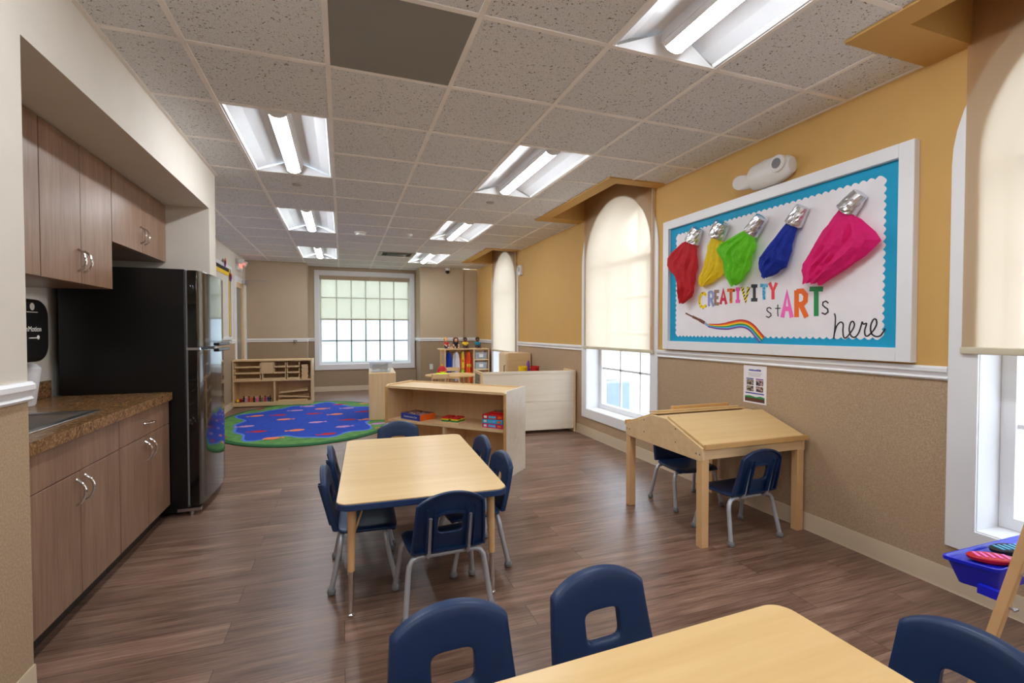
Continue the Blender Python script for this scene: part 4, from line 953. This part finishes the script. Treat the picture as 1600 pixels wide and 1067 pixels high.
# ------------------------------------------------------------------ left block shelf
t = thing('block_shelf', 'birch shelf unit of trays and blocks at the far left on the rug edge', 'shelf', (-1.672,8.69,.014), radians(-2.0)); W = 1.19; H = .752; D = .36
for x in (0,W-.022): m = MB(); m.box(x,x+.022,0,D,0,H); m.build('side_panel', 'birchz', t, bevel=.003)
m = MB(); m.box(.022,W-.022,.0,D,H-.024,H-.002); m.build('top', 'birch', t)
m = MB(); m.box(.022,W-.022,.004,D,.40,.425); m.build('shelf', 'birch', t)
m = MB(); m.box(.022,W-.022,.0,D,.035,.06); m.box(.022,W-.022,.0,.02,0,.035); m.build('bottom_shelf', 'birch', t)
m = MB(); m.box(.022,W-.022,D-.01,D,.06,H-.024); m.build('back_panel', 'birchz', t)
m = MB(); m.box(.60,.622,.01,D-.01,.06,.40); m.build('divider', 'birchz', t)
BS = Matrix.Translation((-1.672,8.69,.014)) @ Matrix.Rotation(radians(-2), 4, 'Z')
def inbs(x,y,z): return tuple(BS @ Vector((x,y,z)))
def tray(x0, x1, z, n, lb, h=.085):
    t2 = thing('wooden_tray', lb, 'tray', inbs(x0,.012,z), radians(-2), 'open wooden trays in the block shelf'); w = x1-x0
    m = MB(); m.box(0,w,0,.3,0,.012); m.build('bottom', 'birch', t2)
    m = MB(); m.box(0,.012,0,.3,.0122,h); m.box(w-.012,w,0,.3,.0122,h); m.box(.012,w-.012,.288,.3,.0122,h); m.box(.012,w-.012,0,.012,.0122,.028); m.build('sides', 'birch', t2)
z = .4258
for k in range(3):
    tray(.03, .41, z+k*.098, 0, ('bottom','middle','top')[k]+' wide wooden tray at the left of the block shelf')
    if k: tray(.605, .785, z+k*.098, 0, ('','middle','top')[k]+' small wooden tray right of the square panel in the block shelf')
    tray(.80, .995, z+k*.098, 0, ('bottom','middle','top')[k]+' small wooden tray beside the stacked unit blocks')
o = MB().box(0,.185,0,.018,0,.19).build('square_panel', 'birchz', bevel=.002); o.location = inbs(.415,.02,.4258+.098); o.rotation_euler = (0,0,radians(-2)); 
tag(o, 'plain square wooden panel between the trays of the block shelf', 'panel')
tray(.43, .785, z, 0, 'bottom wide wooden tray under the square panel in the block shelf', .095)
for k in range(7):
    o = MB().box(0,.10,0,.2,0,.033).build('unit_block', 'birch', bevel=.003); o.location = inbs(1.02+.006*(k%2),.03,.4258+k*.0338); o.rotation_euler = (0,0,radians(-2)); tag(o, 'plain wooden unit block in the stack at the right of the block shelf', 'block', 'unit blocks stacked in the block shelf')
for k, (x, y, z_, L_, tl) in enumerate(((.66,.05,.0602,.45,0),(.66,.05,.0875,.48,-3.5),(.68,.05,.190,.44,4),(.66,.18,.0602,.46,0),(.66,.18,.0875,.47,6),(.70,.18,.175,.42,9))):
    o = MB().box(0,L_,0,.1,0,.022).build('wooden_plank', 'birch', bevel=.002); o.location = inbs(x,y,z_+ (.045 if tl < 0 else 0)); o.rotation_euler = (0,-radians(tl),radians(-2))
    tag(o, ('flat wooden plank at the front bottom of the shelf pile','plank sloping down to the right in the shelf pile','upper front plank rising to the right in the shelf pile','flat wooden plank at the back of the shelf pile','back plank sloping up in the shelf pile','steepest plank on top of the shelf pile')[k], 'plank', 'wooden planks in the block shelf')
cols = ['yel','red','darkcloth','lilac','red','orange','darkcloth','pink','hairred','photo1','magenta','bluebox','darkcloth','orange']
for k in range(13):
    x = .06+k*.040; o = MB(); r = random.Random(k)
    if k < 2: o.box(-.018,.018,-.03,.03,.012,.035); o.box(-.012,.012,-.02,.015,.035,.055); [o.lathe([(.012,-.004),(.012,.004)], 12, 1, Matrix.Translation((sx*.016,sy*.02,.012)) @ Matrix.Rotation(pi/2,4,'Y')) for sx in (-1,1) for sy in (-1,1)]
    else: o.lathe([(.015,0),(.016,.004),(.010,.02),(.013,.035),(.014,.05+.02*r.random()),(.006,.075)], 10, 0); o.ball((0,0,.085), .014, 1, 10); o.box(-.018,.018,-.005,.005,.035,.05,0)
    ob = o.build('toy_car' if k < 2 else 'toy_figure', [cols[k],'darkcloth' if k < 2 else ('skin1' if k % 2 else 'skin2')]); ob.location = inbs(x,.06+.03*(k%3),.0605); ob.rotation_euler = (0,0,r.uniform(-.6,.6))
    if k < 2: tag(ob, ('yellow','red')[k]+' toy car at the left end of the row in the block shelf', 'toy car')
    else: tag(ob, 'small coloured toy figure standing in a row in the lower left block shelf', 'toy figure', 'toy figures in the block shelf')
# ------------------------------------------------------------------ rug
t = MB(); n = 96; cx, cy, a, b = -.42, 7.23, 1.2, 1.70
def ell(k, s): th = 2*pi*k/n; return (a*s*cos(th), b*s*sin(th))
def shore(k):
    th = 2*pi*k/n; return .80+.06*sin(5*th+.6)+.05*sin(9*th+2)+.03*sin(14*th)
rings = [(1.0,0.0),(1.0,.010),(.985,.012),(.95,.012)]
vs = []; fs = []; mi = []
for s, zz in rings: vs += [(ell(k,s)[0],ell(k,s)[1],zz) for k in range(n)]
for extra in (0,.03): vs += [(ell(k,shore(k)-extra)[0],ell(k,shore(k)-extra)[1],.012) for k in range(n)]
vs.append((0,0,.012))
for i in range(5):
    for k in range(n): fs.append((i*n+k,i*n+(k+1)%n,(i+1)*n+(k+1)%n,(i+1)*n+k)); mi.append((0,0,0,1,2)[i])
for k in range(n): fs.append((5*n+k,5*n+(k+1)%n,6*n)); mi.append(3)
t.v = vs; t.f = fs; t.m = mi
def fish(x, y, rz, s, c, seed):
    rnd = random.Random(seed); pts = []
    for k in range(20):
        th = 2*pi*k/20; pts.append((s*.125*cos(th), s*.085*sin(th)*(1+.1*rnd.uniform(-1,1))))
    R = Matrix.Rotation(rz,4,'Z'); T = Matrix.Translation((x,y,.0130)) @ R
    t.add([(p[0],p[1],0) for p in pts], [list(range(20))], c, T)
    t.add([(-s*.10,0,0),(-s*.19,s*.075,0),(-s*.165,0,0),(-s*.19,-s*.075,0)], [(0,1,2,3)], c, T)
    t.add([(-s*.03,s*.06,0),(s*.05,s*.06,0),(-s*.02,s*.11,0)], [(0,1,2)], c, T)
fx = [(-.75,5.95,0,4),(.0-.42,5.98,0,5)]
spots = [(-.35,-1.22,.1,4),(.25,-1.18,.15,5),(-.12,-.82,.1,4),(.42,-.78,0.1,6),(-.55,-.75,0,5),(-.75,-.35,.1,6),(.08,-.35,.1,6),(.5,-.3,0,5),(.75,-.35,.2,4),(-.35,.02,0,4),(.33,.22,.1,4),(-.45,.42,0,5),(.0,.38,.1,5),(.72,.32,0,5),(-.25,.78,0,6),(.1,.82,.1,4),(.5,.75,0,6),(-.1,1.15,0,6),(.35,1.2,0,5),(-.75,.45,.3,4),(.86,-.72,.3,6)]
for k, (x, y, r, c) in enumerate(spots): fish(x, y, r+(pi if k % 3 == 0 else 0), .74, c, k)
for k, (x, y) in enumerate(((.9,-1.02),(1.02,-.55),(-.9,-.95),(.75,1.18),(-.8,1.1))): fish(x, y, k, .55, (4,6,5,4,5)[k], 40+k)
o = t.build('rug', ['rugdk','ruggreen','rugshore','rugblue','rugorange','rugred','ruglilac'], smooth=False, recalc=False); o.location = (cx,cy,0); tag(o, 'oval blue pond rug with red, orange and lilac fish and green border', 'rug')
# ------------------------------------------------------------------ cubby on the rug with clear bin
t = thing('cubby_shelf', 'narrow birch shelf standing end-on on the right of the rug', 'shelf', (.335,6.76,.014), radians(-3)); W = .36; Ln = .93; H = .645
for y in (0,Ln-.022): m = MB(); m.box(0,W,y,y+.022,0,H); m.build('end_panel', 'birchz', t, bevel=.004)
m = MB(); m.box(.004,W,.022,Ln-.022,H-.024,H-.002); m.build('top', 'birch', t)
for z in (.04,.24,.43): MB().box(.004,W-.012,.022,Ln-.022,z,z+.02).build('shelf', 'birch', t)
MB().box(W-.012,W,.022,Ln-.022,0,H-.024).build('back_panel', 'birchz', t); MB().box(.004,W-.012,Ln/2-.01,Ln/2+.01,.06,H-.024).build('divider', 'birchz', t)
t = thing('storage_bin', 'clear lidded plastic bin on top of the narrow cubby shelf', 'bin', (.515,7.12,.660), radians(-3)); m = MB()
q = [(-.15,-.2),(.15,-.2),(.15,.2),(-.15,.2)]; m.add([(x*.9,y*.9,.002) for x,y in q]+[(x,y,.13) for x,y in q], [(0,1,2,3),(0,1,5,4),(1,2,6,5),(2,3,7,6),(3,0,4,7)]); m.build('tub', 'bin', t)
MB().box(-.16,.16,-.21,.21,.131,.148).build('lid', 'binlid', t, bevel=.005); m = MB(); rnd = random.Random(3)
for k in range(26): m.ball((rnd.uniform(-.1,.1), rnd.uniform(-.15,.15), .03+rnd.random()*.05), .026, 0, 8)
o = m.build('contents', 'bingrey', t); o['kind'] = 'stuff'
# ------------------------------------------------------------------ costume rack with dolls
RX, RY, RW, RD, RH = 1.72, 8.80, .955, .30, .905
t = thing('costume_rack', 'birch dress-up unit with hanging costumes and clear bins in the back right corner', 'dress-up unit', (RX,RY,0))
for x, w in ((.08,.022),(.64,.02),(RW-.022,.022)): MB().box(x,x+w,0,RD,0,RH-.022).build('upright_panel', 'birchz', t, bevel=.002)
MB().box(0,RW,-.01,RD,RH-.022,RH).build('top', 'birch', t, bevel=.003); MB().box(.102,.64,RD-.012,RD,.06,RH-.022).build('back_panel', 'birchz', t)
for z in (.3,.49,.68): MB().box(.66,RW-.022,.005,RD,z,z+.018).build('shelf', 'birch', t)
MB().box(.102,RW-.022,.0,RD-.012,.05,.07).build('bottom_shelf', 'birch', t)
m = MB(); rring(m, (0,.079,.05,RH-.022), (.02,.062,.1,RH-.06), .01, .03); m.build('mirror_frame', 'edge', t); MB().box(.02,.062,.016,.020,.1,RH-.06).build('mirror', 'steel', t)
m = MB(); m.tube([(.102,.13,.84),(.64,.13,.84)], .009, 8); m.build('hanging_rod', 'edge', t)
def garment(x, w, h, mats, lb, cat, name, stripes=None, split=False):
    t2 = thing(name, lb, cat, (RX+x, RY+.115, .845-h)); 
    def fn(u, v):
        s = 2*u-1; wd = w*(.55+.45*min(1,(1-v)*2.2)) if v > .6 else w*(1-.06*sin(v*3)); zz = h*v
        return (s*wd/2, -.03-.02*cos(s*7+x*9)*(1-v*.5)-.035*(1-abs(s)), zz-.02*abs(s)*(v > .9))
    m = MB(); m.grid(fn, 18, 14); m.build('front', mats[0], t2, solid=.012)
    for s in (-1,1):
        m = MB(); m.tube([(s*w*.30,-.02,h*.93),(s*w*.48,-.03,h*.7),(s*w*.5,-.035,h*.35)], [.016,.02,.018], 8); m.build('sleeve' if split else 'armhole', mats[1], t2)
    if stripes:
        for f in stripes: m = MB(); m.grid(lambda u, v: tuple(Vector(fn(u, f+.1*v))+Vector((0,-.009,0))), 18, 2); m.build('reflective_band', mats[2], t2, solid=.004)
    m = MB(); m.tube([(0,.034,h-.005),(0,.030,h+.010),(0,.015,h+.016),(0,.0,h+.010),(0,-.004,h-.03)], .004, 6); m.build('hanger_hook', 'darkcloth', t2)
garment(.176, .09, .52, ('bluecloth','bluecloth'), 'blue dress-up coat hanging leftmost in the costume rack', 'costume', 'costume', None, True)
garment(.318, .11, .56, ('labcoat','labcoat'), 'white dress-up lab coat hanging in the costume rack', 'costume', 'costume', None, True)
garment(.446, .05, .50, ('lime','hivis','hivis'), 'lime safety vest hanging between lab coat and orange jacket', 'costume', 'costume', (.3,.6))
garment(.563, .10, .60, ('hivis','red','lime'), 'orange and red firefighter jacket with lime bands in the costume rack', 'costume', 'costume', (.2,.5), True)
for k, (z, lb) in enumerate(((.698,'clear bin with white label on the upper shelf of the costume rack'),(.508,'clear bin with white label on the lower shelf of the costume rack'))):
    t2 = thing('label_bin', lb, 'bin', (RX+.795,RY+.14,z+.001), 0, 'clear bins in the costume rack'); q = [(-.12,-.12),(.12,-.12),(.12,.12),(-.12,.12)]
    m = MB(); m.add([(x*.92,y*.92,.0) for x,y in q]+[(x,y,.13) for x,y in q], [(0,1,2,3),(0,1,5,4),(1,2,6,5),(2,3,7,6),(3,0,4,7)]); m.build('tub', 'bin', t2)
    m = MB(); rnd = random.Random(k)
    for i in range(14): m.ball((rnd.uniform(-.08,.08), rnd.uniform(-.08,.08), .03+rnd.random()*.04), .028, 0, 8)
    o = m.build('contents', 'bingrey', t2); o['kind'] = 'stuff'; MB().box(-.04,.04,-.1235,-.122,.035,.095).build('label', 'white', t2)
def doll(x, skin, hair, shirt, pants, big, lb, rz=0):
    t2 = thing('doll', lb, 'doll', (RX+x,RY+.10,RH), rz, 'dolls sitting on the costume rack'); m = MB()
    m.ball((0,0,.165), (.036,.038,.042)); m.tube([(0,0,.12),(0,0,.14)], .017, 10); m.ball((0,.002,.075), (.038,.028,.058))
    for s in (-1,1):
        m.tube([(s*.034,0,.112),(s*.052,-.012,.08),(s*.046,-.045,.055)], [.015,.013,.012], 10); m.ball((s*.044,-.052,.052), .014)
        m.tube([(s*.02,-.005,.028),(s*.03,-.06,.03),(s*.034,-.105,.018)], [.022,.019,.015], 10); m.ball((s*.034,-.115,.022), (.014,.016,.022)); m.ball((s*.036,-.002,.163), (.008,.01,.012))
    m.ball((0,-.038,.160), .008)
    o = m.build('body', skin, t2); q = o.modifiers.new('Remesh', 'REMESH'); q.mode = 'VOXEL'; q.voxel_size = .006; q.use_smooth_shade = True
    m = MB(); k = 1.5 if big else 1.0
    m.ball((0,.010,.180), (.042*(1.15 if big else 1),.042,.036)); 
    if big: m.ball((-.034,.008,.155), (.020,.03,.05)); m.ball((.034,.008,.155), (.020,.03,.05)); m.ball((0,.028,.15), (.04,.022,.055))
    m.build('hair', hair, t2)
    m = MB(); m.ball((0,.002,.082), (.043,.034,.050)); [m.tube([(s*.034,0,.114),(s*.052,-.010,.082)], [.020,.018], 10) for s in (-1,1)]; m.build('shirt', shirt, t2)
    m = MB(); m.ball((0,0,.035), (.042,.034,.03)); [m.tube([(s*.02,-.005,.03),(s*.03,-.062,.032),(s*.033,-.085,.026)], [.026,.023,.02], 10) for s in (-1,1)]; m.build('trousers', pants, t2)
    m = MB(); [m.ball((s*.014,-.035,.170), .005, 0, 8) for s in (-1,1)]; m.build('eyes', 'ink', t2)
    m = MB(); m.tube([(-.010,-.035,.148),(0,-.037,.146),(.010,-.035,.148)], .0025, 6); m.build('mouth', 'red', t2)
doll(.13, 'skin1', 'blond', 'red', 'denim', False, 'blond doll in a red shirt sitting on the costume rack', radians(35))
doll(.315, 'skin1', 'hairred', 'darkcloth', 'darkcloth', True, 'doll with long red-brown hair and dark clothes on the costume rack')
doll(.50, 'skin2', 'hairblk', 'yel', 'darkcloth', False, 'dark haired doll in a yellow shirt on the costume rack')
doll(.745, 'skin2', 'hairblk', 'teal', 'darkcloth', False, 'dark haired doll in a teal shirt on the costume rack')
# small round table, wooden chairs, hat
t = thing('play_table', 'small wooden table before the costume rack', 'table', (1.74,7.95,0)); m = MB()
m.prism([(.44*cos(2*pi*k/40)*(1), .36*sin(2*pi*k/40)) for k in range(40)], 'z', .475, .5); m.build('tabletop', 'maple', t, bevel=.004)
for sx in (-1,1):
    for sy in (-1,1): MB().tube([(sx*.24,sy*.18,.475),(sx*.27,sy*.21,0)], [.02,.015], 10).build('leg', 'dowel', t)
def wchair(x, y, rz, lb):
    t = thing('wooden_chair', lb, 'chair', (x,y,0), rz, 'wooden chairs at the small play table'); MB().box(-.14,.14,-.13,.13,.25,.268).build('seat', 'birch', t, bevel=.004)
    for sx in (-1,1): MB().tube([(sx*.125,-.12,0),(sx*.125,-.125,.30),(sx*.125,-.15,.565)], .013, 8).build('back_post', 'dowel', t); MB().tube([(sx*.12,.115,0),(sx*.12,.11,.25)], .013, 8).build('leg', 'dowel', t)
    MB().box(-.13,.13,-.158,-.142,.50,.57).build('top_rail', 'birch', t, bevel=.003); MB().box(-.12,.12,-.150,-.136,.36,.41).build('lower_rail', 'birch', t, bevel=.003)
wchair(1.42, 7.42, 0, 'small wooden chair on the near side of the play table'); wchair(1.90, 8.46, pi, 'small wooden chair behind the play table before the costumes')
m = MB(); m.lathe([(.11,0),(.11,.01),(.07,.03),(.075,.05)], 20, 1, None, 1, 1.15); m.lathe([(.08,.03),(.078,.08),(.05,.13),(.01,.145)], 20, 0); m.ball((0,0,.15), .016, 2)
o = m.build('firefighter_hat', ['red','lime','yel']); o.location = (1.60,8.05,.5); tag(o, 'red toy firefighter hat with lime brim on the play table', 'hat')
# play kitchen by the far arched window
t = thing('play_fridge', 'birch toy refrigerator cabinet with black handle by the far blind', 'toy kitchen', (2.33,6.72,0)); MB().box(0,.37,0,.38,0,.905).build('body', 'birch', t, bevel=.003)
MB().box(-.018,-.001,.012,.368,.06,.89).build('door', 'birchz', t, bevel=.003); m = MB(); m.tube([(-.018,.05,.60),(-.04,.05,.60),(-.04,.05,.72),(-.018,.05,.72)], .006, 8); m.build('handle', 'blacksat', t)
t = thing('play_stove', 'birch toy stove with black top behind the storage cabinet', 'toy kitchen', (2.28,6.12,0)); MB().box(0,.42,0,.40,0,.64).build('body', 'birch', t, bevel=.003); MB().box(.02,.40,.02,.38,.6405,.652).build('cooktop', 'blacksat', t)
for k, (x, y, lb, col) in enumerate(((2.38,6.22,'yellow toy pot on the toy stove','yel'),(2.55,6.2,'red toy pan on the toy stove','red'))):
    t = thing('toy_pot', lb, 'toy pot', (x,y,.653)); MB().lathe([(.05,0),(.062,.01),(.066,.09),(.06,.09),(.054,.015),(.01,.012)], 18).build('pot', col, t); MB().tube([(0,-.06,.07),(0,-.13,.08)], .008, 8).build('handle', col, t)
o = MB().lathe([(.03,0),(.034,.03),(.02,.06),(.022,.12),(.01,.16)], 14).build('toy_bottle', 'purple'); o.location = (2.50,6.32,.653); tag(o, 'purple toy bottle standing between the toy pots', 'toy bottle')
# ------------------------------------------------------------------ easel with paint tray
t = thing('easel', 'wooden easel with blue paint tray at the right edge', 'easel', (2.32,.72,0))
def plank(p, q, w, d, name, mat='dowel', sideways=None):
    p = Vector(p); q = Vector(q); ax = (q-p); h = ax.length; ax.normalize(); s = Vector(sideways or (0,1,0)); s = (s-ax*s.dot(ax)).normalized(); n = s.cross(ax)
    m = MB(); m.box(-w/2,w/2,-d/2,d/2,0,h,0,axes(p, s, n, ax)); return m.build(name, mat, t, bevel=.003)
for lx in (-1,1):
    x0, x1 = (-.285,-.235) if lx < 0 else (.24,.19)
    plank((x0,.265,0), (x1,.016,1.2), .026, .030, 'leg', 'dowel', (1,0,0))
    if lx < 0:
        for z in (.33,.45,.55):
            m = MB(); x = x0+.05*z/1.2; y = .265-.249*z/1.2-.016; m.lathe([(.004,0),(.004,.010),(.007,.011),(.007,.015),(.003,.017)], 10, 0, axes((x,y,z),(1,0,0),(0,0,-1),(0,-1,0))); m.box(x-.012,x+.012,y-.018,y-.014,z-.003,z+.003); m.build('wing_nut', 'steel', t)
    xb = x0+.05*.38/1.2*(-lx); m = MB(); m.box(xb-.010,xb+.010,.18,.262,.340,.370); m.build('tray_bracket', 'blue', t)
    plank((x0,-.265,0), (x1,-.016,1.2), .026, .030, 'leg', 'dowel', (1,0,0))
for sy in (-1,1): plank((-.02,sy*.135,.72), (-.02,sy*.04,1.17), .44, .010, 'drawing_board', 'white', (1,0,0))
m = MB(); m.box(-.225,.18,-.012,.012,1.15,1.18); m.build('crossbar', 'dowel', t)
def trq(k, gx=0, gy=0): return rrect(-.27+k-gx, .28-k+gx, .232+k*.6, .375-k*.6, .02, 5)
q0 = trq(0); q1 = trq(.008); q2 = trq(.02); q3 = trq(.012); q4 = trq(.04); n = len(q0); m = MB()
def lv(q, z): return [(x+(.05*(.375-y)/.143 if x < 0 else 0), y, z) for x, y in q]
R_ = [lv(q4,.325), lv(q3,.405), lv(q0,.408), lv(q0,.42), lv(q1,.42), lv(q2,.408)]
m.add(sum(R_, []), [(a*n+i,a*n+(i+1)%n,(a+1)*n+(i+1)%n,(a+1)*n+i) for a in range(5) for i in range(n)]+[list(range(n)), list(range(5*n,6*n))])
m.build('paint_tray', 'blue', t)
def lid(x, y, rz, col, lb):
    t2 = thing('paint_lid', lb, 'paint lid', (x,y,.4085), rz, 'paint pot lids on the easel tray'); m = MB(); m.lathe([(.03,0),(.034,.004),(.042,.008),(.044,.018),(.040,.022),(.01,.022)], 26, 0, None, 1.7, .85)
    m.build('lid', col, t2)
    for k in range(5): MB().box(-.05+.022*k,-.04+.022*k,-.02,.02,.0221,.0245).build('ridge', ('pink','ltblue')[col != 'red'], t2)
lid(2.185, 1.012, radians(-35), 'red', 'red textured paint lid on the blue easel tray'); lid(2.335, 1.03, radians(-15), 'darkcloth', 'black textured paint lid on the blue easel tray behind the red one')
# ------------------------------------------------------------------ light
w = bpy.data.worlds.new('daylight'); SC.world = w; w.use_nodes = True; nt = w.node_tree; nt.nodes.clear()
o = nt.nodes.new('ShaderNodeOutputWorld'); bg = nt.nodes.new('ShaderNodeBackground'); bg.inputs[0].default_value = (.84,.92,1,1); bg.inputs[1].default_value = 3.2; nt.links.new(bg.outputs[0], o.inputs[0])
def portal(loc, rot, sx, sy):
    l = bpy.data.lights.new('window_portal', 'AREA'); l.shape = 'RECTANGLE'; l.size = sx; l.size_y = sy; l.cycles.is_portal = True
    o = bpy.data.objects.new('window_portal', l); COL.objects.link(o); o.location = loc; o.rotation_euler = rot
for a, b in WP: portal((XR+.27,(a+b)/2,1.48), (0,pi/2,0), 2.4, 1.3)
portal((.47,10.7,1.46), (-pi/2,0,0), 1.9, 1.9)
SC.view_settings.view_transform = 'Standard'; SC.view_settings.look = 'None'; SC.view_settings.gamma = 1; SC.view_settings.use_curve_mapping = False
SC.view_settings.exposure = 0.95
SC.cycles.max_bounces = 10; SC.cycles.diffuse_bounces = 6; SC.cycles.transparent_max_bounces = 12; SC.cycles.sample_clamp_indirect = 6
